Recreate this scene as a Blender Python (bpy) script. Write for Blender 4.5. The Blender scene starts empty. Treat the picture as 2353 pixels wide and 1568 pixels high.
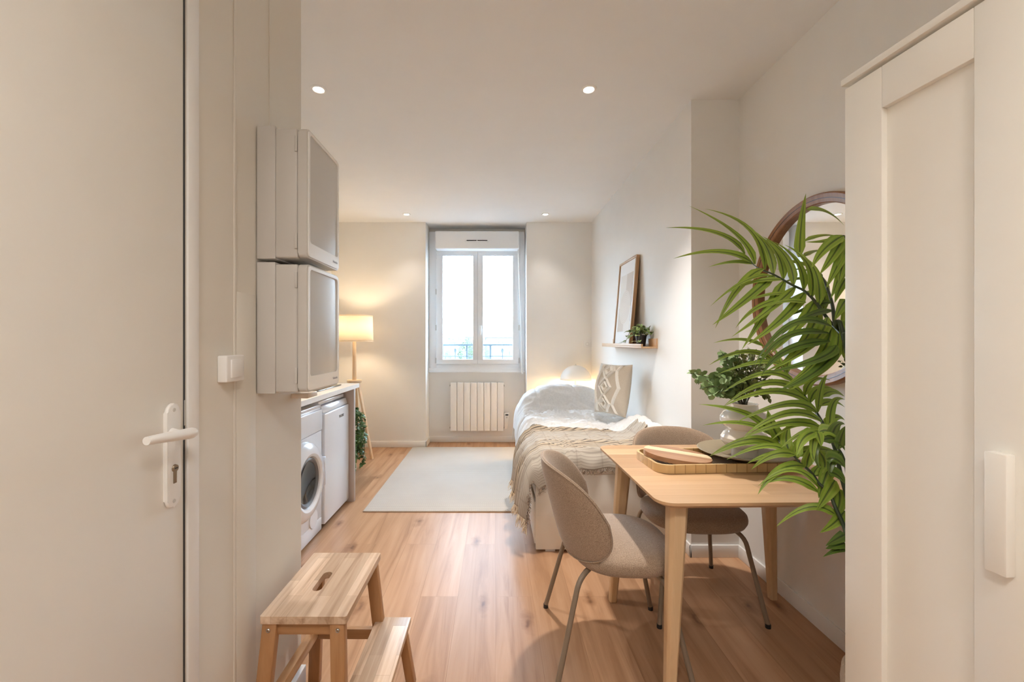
import bpy, bmesh, math, random
from mathutils import Vector, Matrix, noise
R = math.radians
C = bpy.context.scene.collection
random.seed(7)
F, CX, CY, CH = 970.0, 1138.0, 784.0, 1.30          # focal length in px, vanishing point, camera height


def px(x, y, Y):
    return Vector(((x - CX) * Y / F, Y, CH - (y - CY) * Y / F))


# ------------------------------------------------------------------ materials
def new_mat(name):
    m = bpy.data.materials.new(name)
    m.use_nodes = True
    nt = m.node_tree
    b = nt.nodes['Principled BSDF']
    return m, nt, b


def N(nt, t, **kw):
    n = nt.nodes.new(t)
    for k, v in kw.items():
        if hasattr(n, k):
            setattr(n, k, v)
        else:
            n.inputs[k].default_value = v
    return n


def L(nt, a, b):
    nt.links.new(a, b)


def objco(nt, scale=(1, 1, 1), rot=(0, 0, 0), kind='Object'):
    tc = N(nt, 'ShaderNodeTexCoord')
    mp = N(nt, 'ShaderNodeMapping')
    mp.inputs['Scale'].default_value = scale
    mp.inputs['Rotation'].default_value = rot
    L(nt, tc.outputs[kind], mp.inputs['Vector'])
    return mp.outputs['Vector']


def ramp(nt, fac, stops):
    r = N(nt, 'ShaderNodeValToRGB')
    e = r.color_ramp.elements
    while len(e) < len(stops):
        e.new(0.5)
    for el, (p, c) in zip(e, stops):
        el.position = p
        el.color = (*c, 1)
    L(nt, fac, r.inputs['Fac'])
    return r.outputs['Color']


def bump(nt, b, h, strength=0.2, dist=0.01):
    n = N(nt, 'ShaderNodeBump', Strength=strength, Distance=dist)
    L(nt, h, n.inputs['Height'])
    L(nt, n.outputs['Normal'], b.inputs['Normal'])


def mix(nt, fac, a, b, mode='MIX'):
    n = N(nt, 'ShaderNodeMix', data_type='RGBA', blend_type=mode)
    for s, v in ((n.inputs[0], fac), (n.inputs[6], a), (n.inputs[7], b)):
        if hasattr(v, 'links'):
            L(nt, v, s)
        else:
            s.default_value = v if not isinstance(v, tuple) else (*v, 1)
    return n.outputs[2]


def plain(name, col, rough=0.5, metal=0.0, spec=0.5, var=0.03, bscale=0, bstr=0.0, coat=0.0):
    m, nt, b = new_mat(name)
    b.inputs['Roughness'].default_value = rough
    b.inputs['Metallic'].default_value = metal
    b.inputs['Specular IOR Level'].default_value = spec
    b.inputs['Coat Weight'].default_value = coat
    nz = N(nt, 'ShaderNodeTexNoise', Scale=6.0, Detail=3.0)
    L(nt, objco(nt), nz.inputs['Vector'])
    c2 = tuple(max(0, min(1, v * (1 - var))) for v in col)
    c1 = tuple(max(0, min(1, v * (1 + var))) for v in col)
    L(nt, ramp(nt, nz.outputs['Fac'], [(0.3, c2), (0.7, c1)]), b.inputs['Base Color'])
    if bscale:
        n2 = N(nt, 'ShaderNodeTexNoise', Scale=float(bscale), Detail=4.0)
        L(nt, objco(nt), n2.inputs['Vector'])
        bump(nt, b, n2.outputs['Fac'], bstr, 0.002)
    return m


def wood(name, c_dark, c_mid, c_light, axis='Y', rough=0.45, strips=None, fine=1.0, contrast=0.6):
    """long-grained wood; strips=(width, length) gives glued lamellas."""
    m, nt, b = new_mat(name)
    st = {'X': (1.2, 28, 28), 'Y': (28, 1.2, 28), 'Z': (28, 28, 1.2)}[axis]
    st = tuple(v * fine for v in st)
    nz = N(nt, 'ShaderNodeTexNoise', Scale=1.0, Detail=6.0, Roughness=0.62, Distortion=0.6)
    L(nt, objco(nt, st), nz.inputs['Vector'])
    col = ramp(nt, nz.outputs['Fac'], [(0.5 - contrast * .4, c_dark), (0.5, c_mid), (0.5 + contrast * .4, c_light)])
    if strips:
        w, ln = strips
        sep = N(nt, 'ShaderNodeSeparateXYZ')
        L(nt, objco(nt), sep.inputs[0])
        cmb = N(nt, 'ShaderNodeCombineXYZ')
        src = {'Y': ('Y', 'X'), 'X': ('X', 'Y'), 'Z': ('Z', 'X')}[axis]
        L(nt, sep.outputs[src[0]], cmb.inputs['X'])
        L(nt, sep.outputs[src[1]], cmb.inputs['Y'])
        bk = N(nt, 'ShaderNodeTexBrick', offset=0.37, offset_frequency=2)
        bk.inputs['Scale'].default_value = 1.0
        bk.inputs['Brick Width'].default_value = ln
        bk.inputs['Row Height'].default_value = w
        bk.inputs['Mortar Size'].default_value = 0.0006
        bk.inputs['Color1'].default_value = (0.72, 0.66, 0.6, 1)
        bk.inputs['Color2'].default_value = (1.2, 1.2, 1.2, 1)
        bk.inputs['Mortar'].default_value = (0.80, 0.74, 0.68, 1)
        L(nt, cmb.outputs[0], bk.inputs['Vector'])
        col = mix(nt, 1.0, col, bk.outputs['Color'], 'MULTIPLY')
    L(nt, col, b.inputs['Base Color'])
    b.inputs['Roughness'].default_value = rough
    bump(nt, b, nz.outputs['Fac'], 0.06, 0.002)
    return m


def floor_mat():
    m, nt, b = new_mat('oak_floor')
    sep = N(nt, 'ShaderNodeSeparateXYZ')
    L(nt, objco(nt), sep.inputs[0])
    cmb = N(nt, 'ShaderNodeCombineXYZ')
    L(nt, sep.outputs['Y'], cmb.inputs['X'])
    L(nt, sep.outputs['X'], cmb.inputs['Y'])
    bk = N(nt, 'ShaderNodeTexBrick', offset=0.41, offset_frequency=2)
    bk.inputs['Scale'].default_value = 1.0
    bk.inputs['Brick Width'].default_value = 1.35
    bk.inputs['Row Height'].default_value = 0.19
    bk.inputs['Mortar Size'].default_value = 0.0011
    bk.inputs['Mortar Smooth'].default_value = 0.4
    bk.inputs['Color1'].default_value = (0.86, 0.84, 0.82, 1)
    bk.inputs['Color2'].default_value = (1.08, 1.08, 1.08, 1)
    bk.inputs['Mortar'].default_value = (0.74, 0.70, 0.66, 1)
    L(nt, cmb.outputs[0], bk.inputs['Vector'])
    # per-plank shift of the grain
    add = N(nt, 'ShaderNodeVectorMath', operation='ADD')
    sc = N(nt, 'ShaderNodeVectorMath', operation='SCALE')
    sc.inputs['Scale'].default_value = 30
    L(nt, bk.outputs['Color'], sc.inputs[0])
    L(nt, objco(nt, (16, 1.0, 1)), add.inputs[0])
    L(nt, sc.outputs[0], add.inputs[1])
    nz = N(nt, 'ShaderNodeTexNoise', Scale=1.0, Detail=8.0, Roughness=0.6, Distortion=0.9)
    L(nt, add.outputs[0], nz.inputs['Vector'])
    col = ramp(nt, nz.outputs['Fac'], [(0.26, (0.30, 0.155, 0.080)), (0.48, (0.43, 0.250, 0.142)), (0.74, (0.51, 0.320, 0.196))])
    col = mix(nt, 1.0, col, bk.outputs['Color'], 'MULTIPLY')
    # broad tonal drift
    n2 = N(nt, 'ShaderNodeTexNoise', Scale=1.0, Detail=2.0)
    L(nt, objco(nt, (5, 0.9, 1)), n2.inputs['Vector'])
    col = mix(nt, 0.5, col, ramp(nt, n2.outputs['Fac'], [(0.3, (0.80, 0.76, 0.73)), (0.65, (1.08, 1.08, 1.08))]), 'MULTIPLY')
    # knots
    vo = N(nt, 'ShaderNodeTexVoronoi', voronoi_dimensions='2D', Scale=1.0)
    vo.inputs['Randomness'].default_value = 1.0
    nd_ = N(nt, 'ShaderNodeTexNoise', Scale=14.0, Detail=3.0)
    L(nt, objco(nt), nd_.inputs['Vector'])
    ds_ = N(nt, 'ShaderNodeVectorMath', operation='SCALE'); ds_.inputs['Scale'].default_value = 0.16
    L(nt, nd_.outputs['Color'], ds_.inputs[0])
    da_ = N(nt, 'ShaderNodeVectorMath', operation='ADD')
    L(nt, objco(nt, (3.1, 1.15, 1)), da_.inputs[0]); L(nt, ds_.outputs[0], da_.inputs[1])
    L(nt, da_.outputs[0], vo.inputs['Vector'])
    kn = ramp(nt, vo.outputs['Distance'], [(0.012, (0.34, 0.26, 0.21)), (0.045, (0.68, 0.60, 0.54)), (0.11, (1, 1, 1))])
    col = mix(nt, 0.85, col, kn, 'MULTIPLY')
    L(nt, col, b.inputs['Base Color'])
    b.inputs['Roughness'].default_value = 0.38
    b.inputs['Specular IOR Level'].default_value = 0.24
    bump(nt, b, nz.outputs['Fac'], 0.05, 0.002)
    return m


def glass_mat():
    m = bpy.data.materials.new('window_glass')
    m.use_nodes = True
    nt = m.node_tree
    nt.nodes.clear()
    o = N(nt, 'ShaderNodeOutputMaterial')
    tr = N(nt, 'ShaderNodeBsdfTransparent')
    tr.inputs['Color'].default_value = (0.97, 0.99, 0.98, 1)
    gl = N(nt, 'ShaderNodeBsdfGlossy')
    gl.inputs['Roughness'].default_value = 0.0
    mx = N(nt, 'ShaderNodeMixShader')
    mx.inputs[0].default_value = 0.05
    L(nt, tr.outputs[0], mx.inputs[1]); L(nt, gl.outputs[0], mx.inputs[2]); L(nt, mx.outputs[0], o.inputs[0])
    return m


def emit_mat(name, col, s):
    m, nt, b = new_mat(name)
    b.inputs['Base Color'].default_value = (*col, 1)
    b.inputs['Emission Color'].default_value = (*col, 1)
    b.inputs['Emission Strength'].default_value = s
    return m


def shade_mat(name, col, rough=0.8, trans=0.6):
    m = bpy.data.materials.new(name)
    m.use_nodes = True
    nt = m.node_tree
    nt.nodes.clear()
    o = N(nt, 'ShaderNodeOutputMaterial')
    d = N(nt, 'ShaderNodeBsdfDiffuse'); t = N(nt, 'ShaderNodeBsdfTranslucent')
    nz = N(nt, 'ShaderNodeTexNoise', Scale=300.0)
    L(nt, objco(nt), nz.inputs['Vector'])
    c = ramp(nt, nz.outputs['Fac'], [(0.3, tuple(v * .95 for v in col)), (0.7, col)])
    L(nt, c, d.inputs['Color']); L(nt, c, t.inputs['Color'])
    mx = N(nt, 'ShaderNodeMixShader'); mx.inputs[0].default_value = trans
    L(nt, d.outputs[0], mx.inputs[1]); L(nt, t.outputs[0], mx.inputs[2]); L(nt, mx.outputs[0], o.inputs[0])
    return m


def leaf_mat(name, dark, light, stripe, lines=9.0, rough=0.38, rand=0.3):
    """UV x runs across the leaf, UV y along it."""
    m, nt, b = new_mat(name)
    uv = N(nt, 'ShaderNodeTexCoord')
    sep = N(nt, 'ShaderNodeSeparateXYZ'); L(nt, uv.outputs['UV'], sep.inputs[0])
    mid = N(nt, 'ShaderNodeMath', operation='SUBTRACT'); L(nt, sep.outputs['X'], mid.inputs[0]); mid.inputs[1].default_value = .5
    ab = N(nt, 'ShaderNodeMath', operation='ABSOLUTE'); L(nt, mid.outputs[0], ab.inputs[0])
    cr = ramp(nt, ab.outputs[0], [(0.0, dark), (0.05, dark), (0.11, light), (0.5, light)])
    wv = N(nt, 'ShaderNodeMath', operation='MULTIPLY'); L(nt, sep.outputs['X'], wv.inputs[0]); wv.inputs[1].default_value = lines * 6.283
    sn = N(nt, 'ShaderNodeMath', operation='SINE'); L(nt, wv.outputs[0], sn.inputs[0])
    pw = N(nt, 'ShaderNodeMath', operation='MULTIPLY'); L(nt, sn.outputs[0], pw.inputs[0]); pw.inputs[1].default_value = 0.22
    pa = N(nt, 'ShaderNodeMath', operation='ADD'); L(nt, pw.outputs[0], pa.inputs[0]); pa.inputs[1].default_value = 0.16
    col = mix(nt, pa.outputs[0], cr, stripe)
    nz = N(nt, 'ShaderNodeTexNoise', Scale=7.0); L(nt, objco(nt), nz.inputs['Vector'])
    col = mix(nt, rand, col, ramp(nt, nz.outputs['Fac'], [(0.35, (0.45, 0.5, 0.4)), (0.65, (1.25, 1.2, 1.1))]), 'MULTIPLY')
    L(nt, col, b.inputs['Base Color'])
    b.inputs['Roughness'].default_value = rough
    b.inputs['Specular IOR Level'].default_value = 0.45
    return m


def fabric(name, c1, c2, scale=900, rough=0.95, sheen=0.3, bstr=0.25):
    m, nt, b = new_mat(name)
    nz = N(nt, 'ShaderNodeTexNoise', Scale=float(scale), Detail=2.0)
    L(nt, objco(nt), nz.inputs['Vector'])
    L(nt, ramp(nt, nz.outputs['Fac'], [(0.35, c1), (0.65, c2)]), b.inputs['Base Color'])
    b.inputs['Roughness'].default_value = rough
    b.inputs['Sheen Weight'].default_value = sheen
    b.inputs['Specular IOR Level'].default_value = 0.2
    bump(nt, b, nz.outputs['Fac'], bstr, 0.001)
    return m


def throw_mat():
    m, nt, b = new_mat('throw_weave')
    uv = N(nt, 'ShaderNodeTexCoord')
    sep = N(nt, 'ShaderNodeSeparateXYZ'); L(nt, uv.outputs['UV'], sep.inputs[0])
    # stripes along the width: UV y is metres along the bed
    a = N(nt, 'ShaderNodeMath', operation='MULTIPLY'); L(nt, sep.outputs['Y'], a.inputs[0]); a.inputs[1].default_value = 6.283 / 0.0175
    s = N(nt, 'ShaderNodeMath', operation='SINE'); L(nt, a.outputs[0], s.inputs[0])
    st = ramp(nt, s.outputs[0], [(0.45, (0, 0, 0)), (0.75, (1, 1, 1))])
    # bands where the stripes are bold
    bd = N(nt, 'ShaderNodeMath', operation='MULTIPLY'); L(nt, sep.outputs['Y'], bd.inputs[0]); bd.inputs[1].default_value = 6.283 / 0.46
    b2 = N(nt, 'ShaderNodeMath', operation='ADD'); L(nt, bd.outputs[0], b2.inputs[0]); b2.inputs[1].default_value = 1.45
    b3 = N(nt, 'ShaderNodeMath', operation='SINE'); L(nt, b2.outputs[0], b3.inputs[0])
    band = ramp(nt, b3.outputs[0], [(0.0, (0.30, .30, .30)), (0.35, (1, 1, 1)), (1, (1, 1, 1))])
    fac = mix(nt, 1.0, st, band, 'MULTIPLY')
    base = mix(nt, band, (0.42, 0.385, 0.34), (0.46, 0.375, 0.275))
    col = mix(nt, fac, base, (0.085, 0.070, 0.062))
    c = N(nt, 'ShaderNodeMath', operation='MULTIPLY'); L(nt, sep.outputs['X'], c.inputs[0]); c.inputs[1].default_value = 6.283 / 0.155
    cs = N(nt, 'ShaderNodeMath', operation='SINE'); L(nt, c.outputs[0], cs.inputs[0])
    ck = ramp(nt, cs.outputs[0], [(0.0, (1, 1, 1)), (0.965, (1, 1, 1)), (0.995, (0.88, .87, .87))])
    col = mix(nt, 1.0, col, ck, 'MULTIPLY')
    L(nt, col, b.inputs['Base Color'])
    b.inputs['Roughness'].default_value = 0.95
    nz = N(nt, 'ShaderNodeTexNoise', Scale=350.0); L(nt, uv.outputs['UV'], nz.inputs['Vector'])
    bump(nt, b, nz.outputs['Fac'], 0.3, 0.002)
    return m


def rug_mat():
    m, nt, b = new_mat('rug_weave')
    tc = N(nt, 'ShaderNodeTexCoord')
    sep = N(nt, 'ShaderNodeSeparateXYZ'); L(nt, tc.outputs['Object'], sep.inputs[0])
    # zig-zag rows of weave
    x = N(nt, 'ShaderNodeMath', operation='PINGPONG'); L(nt, sep.outputs['X'], x.inputs[0]); x.inputs[1].default_value = 0.008
    y = N(nt, 'ShaderNodeMath', operation='ADD'); L(nt, sep.outputs['Y'], y.inputs[0]); L(nt, x.outputs[0], y.inputs[1])
    q = N(nt, 'ShaderNodeMath', operation='MULTIPLY'); L(nt, y.outputs[0], q.inputs[0]); q.inputs[1].default_value = 6.283 / 0.017
    s = N(nt, 'ShaderNodeMath', operation='SINE'); L(nt, q.outputs[0], s.inputs[0])
    col = ramp(nt, s.outputs[0], [(0.1, (0.46, 0.425, 0.385)), (0.75, (0.60, 0.565, 0.52))])
    nz = N(nt, 'ShaderNodeTexNoise', Scale=2.2, Detail=3.0); L(nt, tc.outputs['Object'], nz.inputs['Vector'])
    col = mix(nt, 0.5, col, ramp(nt, nz.outputs['Fac'], [(0.3, (0.90, 0.88, 0.85)), (0.7, (1.03, 1.03, 1.03))]), 'MULTIPLY')
    L(nt, col, b.inputs['Base Color'])
    b.inputs['Roughness'].default_value = 0.95
    b.inputs['Specular IOR Level'].default_value = 0.15
    bump(nt, b, s.outputs[0], 0.35, 0.003)
    return m


def weave_mat():
    m, nt, b = new_mat('rattan_weave')
    ch = N(nt, 'ShaderNodeTexChecker', Scale=1.0)
    L(nt, objco(nt, (110, 110, 110), (0, 0, R(45))), ch.inputs['Vector'])
    ch.inputs['Color1'].default_value = (0.56, 0.38, 0.20, 1)
    ch.inputs['Color2'].default_value = (0.15, 0.10, 0.065, 1)
    L(nt, ch.outputs['Color'], b.inputs['Base Color'])
    b.inputs['Roughness'].default_value = 0.7
    bump(nt, b, ch.outputs['Fac'], 0.5, 0.003)
    return m


def bamboo_mat():
    m, nt, b = new_mat('bamboo_rim')
    sep = N(nt, 'ShaderNodeSeparateXYZ'); L(nt, objco(nt), sep.inputs[0])
    ad = N(nt, 'ShaderNodeMath', operation='ADD'); L(nt, sep.outputs['X'], ad.inputs[0]); L(nt, sep.outputs['Y'], ad.inputs[1])
    ml = N(nt, 'ShaderNodeMath', operation='MULTIPLY'); L(nt, ad.outputs[0], ml.inputs[0]); ml.inputs[1].default_value = 1 / 0.045
    fr = N(nt, 'ShaderNodeMath', operation='FRACT'); L(nt, ml.outputs[0], fr.inputs[0])
    col = ramp(nt, fr.outputs[0], [(0.0, (0.30, 0.17, 0.07)), (0.06, (0.62, 0.42, 0.20)), (0.94, (0.68, 0.48, 0.24)), (1.0, (0.34, 0.19, 0.08))])
    L(nt, col, b.inputs['Base Color'])
    b.inputs['Roughness'].default_value = 0.4
    return m


def art_mat():
    """two-tone beige print with thin concentric arcs (local x across, z up, metres from the sheet's centre)."""
    m, nt, b = new_mat('beige_art_print')
    sep = N(nt, 'ShaderNodeSeparateXYZ'); L(nt, objco(nt), sep.inputs[0])

    def circ(cx, cz):
        cmb = N(nt, 'ShaderNodeCombineXYZ')
        for o, v in (('X', cx), ('Z', cz)):
            s = N(nt, 'ShaderNodeMath', operation='SUBTRACT'); L(nt, sep.outputs[o], s.inputs[0]); s.inputs[1].default_value = v
            L(nt, s.outputs[0], cmb.inputs['X' if o == 'X' else 'Y'])
        ln = N(nt, 'ShaderNodeVectorMath', operation='LENGTH'); L(nt, cmb.outputs[0], ln.inputs[0])
        return ln.outputs['Value']

    def gt(a, v):
        n = N(nt, 'ShaderNodeMath', operation='GREATER_THAN'); L(nt, a, n.inputs[0]); n.inputs[1].default_value = v
        return n.outputs[0]
    pale, tan = (0.62, 0.55, 0.47), (0.50, 0.395, 0.30)
    col = mix(nt, gt(sep.outputs['X'], 0.0), pale, tan)
    low = mix(nt, gt(sep.outputs['X'], 0.0), tan, pale)
    col = mix(nt, gt(sep.outputs['Z'], -0.04), low, col)
    d = circ(0.0, -0.04)
    q = N(nt, 'ShaderNodeMath', operation='MULTIPLY'); L(nt, d, q.inputs[0]); q.inputs[1].default_value = 1 / 0.016
    fr = N(nt, 'ShaderNodeMath', operation='FRACT'); L(nt, q.outputs[0], fr.inputs[0])
    rings = mix(nt, gt(fr.outputs[0], 0.86), (0.565, 0.465, 0.365), (0.70, 0.63, 0.55))
    col = mix(nt, gt(d, 0.145), rings, col)
    L(nt, col, b.inputs['Base Color'])
    b.inputs['Roughness'].default_value = 0.6
    return m


WALL = plain('wall_paint', (0.80, 0.79, 0.765), 0.75, spec=0.25, var=0.008, bscale=60, bstr=0.02)
ENTRYW = plain('entry_wall_shaded', (0.715, 0.68, 0.615), 0.7, spec=0.25, var=0.008, bscale=60, bstr=0.02)  # wall paint made darker and yellower: the entry's shade is in this colour
CEIL = plain('ceiling_paint', (0.81, 0.80, 0.785), 0.85, spec=0.2, var=0.008)
TRIM = plain('trim_paint', (0.80, 0.79, 0.77), 0.45, var=0.01)
DOORP = plain('door_paint', (0.80, 0.775, 0.72), 0.38, var=0.01, bscale=14, bstr=0.03)
WARD = plain('wardrobe_lacquer', (0.83, 0.805, 0.745), 0.32, var=0.006)
PLASTIC = plain('white_plastic', (0.80, 0.79, 0.77), 0.3, var=0.008)
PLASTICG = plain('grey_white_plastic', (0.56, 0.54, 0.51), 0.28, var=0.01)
PVC = plain('white_pvc', (0.82, 0.85, 0.88), 0.3, var=0.008)
ENAMEL = plain('white_enamel', (0.80, 0.83, 0.88), 0.2, var=0.006, coat=0.3)
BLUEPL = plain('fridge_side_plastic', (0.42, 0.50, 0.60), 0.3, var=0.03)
RADM = plain('radiator_enamel', (0.82, 0.80, 0.77), 0.35, var=0.006)
DARK = plain('dark_plastic', (0.02, 0.02, 0.022), 0.35, var=0.1)
DARKGLASS = plain('dark_door_glass', (0.012, 0.013, 0.016), 0.06, spec=0.8, var=0.1)
GREYRING = plain('grey_rubber_ring', (0.16, 0.17, 0.19), 0.3, var=0.05)
STEEL = plain('brushed_steel', (0.55, 0.54, 0.52), 0.35, metal=1.0, var=0.05)
BRASS = plain('keyhole_metal', (0.36, 0.29, 0.21), 0.35, metal=1.0, var=0.1)
FLOORM = floor_mat()
GLASS = glass_mat()
OAK = wood('table_oak', (0.49, 0.30, 0.16), (0.57, 0.37, 0.21), (0.62, 0.42, 0.255), 'X', 0.4, strips=(0.11, 1.4), fine=0.6, contrast=0.7)
OAKZ = wood('leg_oak', (0.56, 0.37, 0.20), (0.66, 0.46, 0.27), (0.72, 0.52, 0.33), 'Z', 0.45, fine=0.6)
ACACIA = wood('acacia_top', (0.30, 0.18, 0.105), (0.56, 0.41, 0.29), (0.70, 0.57, 0.45), 'Y', 0.4, strips=(0.046, 0.23), fine=1.25, contrast=0.62)
ACACIAZ = wood('acacia_leg', (0.24, 0.10, 0.038), (0.37, 0.185, 0.078), (0.46, 0.26, 0.125), 'Z', 0.4, fine=1.2, contrast=0.8)
ACACIAX = wood('acacia_rail', (0.25, 0.11, 0.042), (0.38, 0.20, 0.088), (0.48, 0.28, 0.145), 'X', 0.4, fine=1.2, contrast=0.8)
ACACIAY = wood('acacia_bar', (0.38, 0.19, 0.08), (0.52, 0.31, 0.155), (0.64, 0.44, 0.26), 'Y', 0.4, fine=1.2, contrast=0.8)
BIRCH = wood('shelf_birch', (0.50, 0.31, 0.165), (0.60, 0.40, 0.235), (0.66, 0.46, 0.29), 'Y', 0.45, fine=0.8)
FRAMEW = wood('picture_frame_oak', (0.36, 0.20, 0.09), (0.46, 0.28, 0.14), (0.54, 0.35, 0.19), 'Z', 0.45)
MIRW = wood('mirror_frame_oak', (0.20, 0.080, 0.028), (0.27, 0.118, 0.045), (0.33, 0.155, 0.066), 'Z', 0.4)
LAMPW = wood('lamp_pine', (0.64, 0.46, 0.28), (0.74, 0.56, 0.37), (0.80, 0.63, 0.45), 'Z', 0.5)
WORKT = wood('worktop_laminate', (0.70, 0.60, 0.49), (0.76, 0.67, 0.56), (0.80, 0.72, 0.62), 'Y', 0.4, fine=0.5)
PANELB = plain('counter_panel_laminate', (0.50, 0.42, 0.37), 0.5, var=0.02)
ACW = wood('board_acacia_dark', (0.26, 0.12, 0.055), (0.42, 0.225, 0.12), (0.52, 0.32, 0.20), 'X', 0.4, fine=1.3)
ACL = wood('board_acacia_light', (0.70, 0.50, 0.28), (0.78, 0.60, 0.38), (0.82, 0.66, 0.45), 'X', 0.4, fine=1.0)
CHAIRF = fabric('chair_fabric', (0.235, 0.165, 0.115), (0.43, 0.325, 0.24), 420, bstr=0.3)
CHAIRL = plain('chair_leg_metal', (0.235, 0.18, 0.13), 0.4, metal=0.0, var=0.03)
LINEN = fabric('white_duvet_cotton', (0.70, 0.695, 0.685), (0.76, 0.755, 0.745), 60, sheen=0.05, bstr=0.08)
CUSH = fabric('cushion_cotton', (0.50, 0.43, 0.345), (0.60, 0.53, 0.44), 500)
TUFT = fabric('tufted_yarn', (0.74, 0.70, 0.635), (0.85, 0.82, 0.76), 260, bstr=0.6)
THROW = throw_mat()
FRINGE = fabric('fringe_yarn', (0.62, 0.50, 0.36), (0.78, 0.68, 0.53), 300)
FRINGED = fabric('dark_fringe_yarn', (0.12, 0.085, 0.065), (0.42, 0.33, 0.25), 90)
RUG = rug_mat()
RUGEDGE = plain('rug_binding', (0.42, 0.34, 0.26), 0.9)
WEAVE = weave_mat()
BAMBOO = bamboo_mat()
STONEW = plain('vase_glaze', (0.72, 0.68, 0.62), 0.12, spec=0.6, var=0.02, coat=0.5)
PLATEM = plain('plate_glaze', (0.27, 0.22, 0.145), 0.55, spec=0.3, var=0.10)
POTM = fabric('pot_cotton', (0.60, 0.52, 0.42), (0.72, 0.64, 0.53), 160)
POTBLK = plain('black_pot', (0.018, 0.018, 0.02), 0.35, var=0.1)
SOIL = plain('potting_soil', (0.06, 0.04, 0.028), 0.95, var=0.4, bscale=90, bstr=0.8)
PALM = leaf_mat('palm_leaf', (0.04, 0.085, 0.014), (0.24, 0.37, 0.040), (0.46, 0.50, 0.09), 3.0, 0.48)
PALMD = leaf_mat('shaded_palm_leaf', (0.018, 0.04, 0.010), (0.085, 0.155, 0.022), (0.19, 0.24, 0.045), 3.0, 0.3)  # darker copy of the palm leaf, shade put into its colour
PALMST = plain('palm_stem', (0.035, 0.055, 0.022), 0.35, var=0.2)
EUC = leaf_mat('eucalyptus_leaf', (0.25, 0.34, 0.16), (0.22, 0.33, 0.14), (0.32, 0.42, 0.21), 1.0, 0.5)
EUCD = leaf_mat('small_sprig_leaf', (0.12, 0.16, 0.04), (0.15, 0.20, 0.06), (0.24, 0.21, 0.08), 1.0, 0.45)
IVY = leaf_mat('ivy_leaf', (0.10, 0.17, 0.05), (0.045, 0.115, 0.028), (0.07, 0.17, 0.035), 1.0, 0.35, rand=0.6)
VARI = leaf_mat('variegated_leaf', (0.07, 0.14, 0.03), (0.14, 0.23, 0.05), (0.55, 0.58, 0.32), 1.6, 0.35)
STEMB = plain('twig', (0.10, 0.085, 0.04), 0.6, var=0.2)
SHADE = shade_mat('lamp_shade_linen', (0.88, 0.82, 0.72))
DOME = plain('lamp_dome_white', (0.80, 0.78, 0.74), 0.55, var=0.02)
GLOW = emit_mat('downlight_glow', (1.0, 0.86, 0.68), 14)
ART = art_mat()
PAPER = plain('white_mount_paper', (0.80, 0.78, 0.76), 0.7, var=0.005)
MIRROR = plain('mirror_silver', (0.92, 0.92, 0.91), 0.0, metal=1.0, var=0.0)
RAIL = plain('railing_paint', (0.055, 0.080, 0.098), 0.5, var=0.04)
INK = plain('logo_ink', (0.05, 0.055, 0.065), 0.5, var=0.02)
INKG = plain('logo_grey', (0.33, 0.34, 0.37), 0.4, var=0.02)
LCD = plain('thermostat_screen', (0.03, 0.035, 0.04), 0.2, var=0.02)
CITYW = plain('far_plaster', (0.10, 0.098, 0.096), 0.9, var=0.04)
CITYR = plain('far_roof_tiles', (0.082, 0.066, 0.064), 0.9, var=0.05)
CITYG = plain('far_roof_zinc', (0.055, 0.062, 0.070), 0.7, var=0.06)
CITYWIN = plain('far_window', (0.025, 0.03, 0.037), 0.4, var=0.05)
TREEL = plain('far_tree_leaf', (0.034, 0.054, 0.024), 0.8, var=0.3)
STREET = plain('grey_asphalt', (0.06, 0.06, 0.062), 0.95, var=0.1)
HILL = plain('far_hill', (0.088, 0.094, 0.098), 1.0, var=0.05)


# ------------------------------------------------------------------ mesh helpers
def merge(bm, t, mi=0):
    me = bpy.data.meshes.new('tmp')
    for f in t.faces:
        f.material_index = mi
    t.to_mesh(me); t.free()
    bm.from_mesh(me)
    bpy.data.meshes.remove(me)


def box(bm, x0, x1, y0, y1, z0, z1, bev=0.0, seg=2, mi=0, mat=None):
    t = bmesh.new()
    bmesh.ops.create_cube(t, size=1.0)
    for v in t.verts:
        v.co = Vector(((x0 + x1) / 2 + v.co.x * (x1 - x0), (y0 + y1) / 2 + v.co.y * (y1 - y0), (z0 + z1) / 2 + v.co.z * (z1 - z0)))
    if bev:
        bmesh.ops.bevel(t, geom=t.edges[:], offset=bev, segments=seg, profile=0.5, affect='EDGES')
    if mat is not None:
        t.transform(mat)
    merge(bm, t, mi)
    return bm


def Bx(*a, **k):
    return box(bmesh.new(), *a, **k)


def hexa(bm, bot, top, bev=0.0, mi=0):
    t = bmesh.new()
    v = [t.verts.new(Vector(p)) for p in list(bot) + list(top)]
    n = len(bot)
    t.faces.new(v[:n][::-1]); t.faces.new(v[n:])
    for i in range(n):
        j = (i + 1) % n
        t.faces.new((v[i], v[j], v[n + j], v[n + i]))
    bmesh.ops.recalc_face_normals(t, faces=t.faces[:])
    if bev:
        bmesh.ops.bevel(t, geom=t.edges[:], offset=bev, segments=2, profile=0.5, affect='EDGES')
    merge(bm, t, mi)
    return bm


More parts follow.
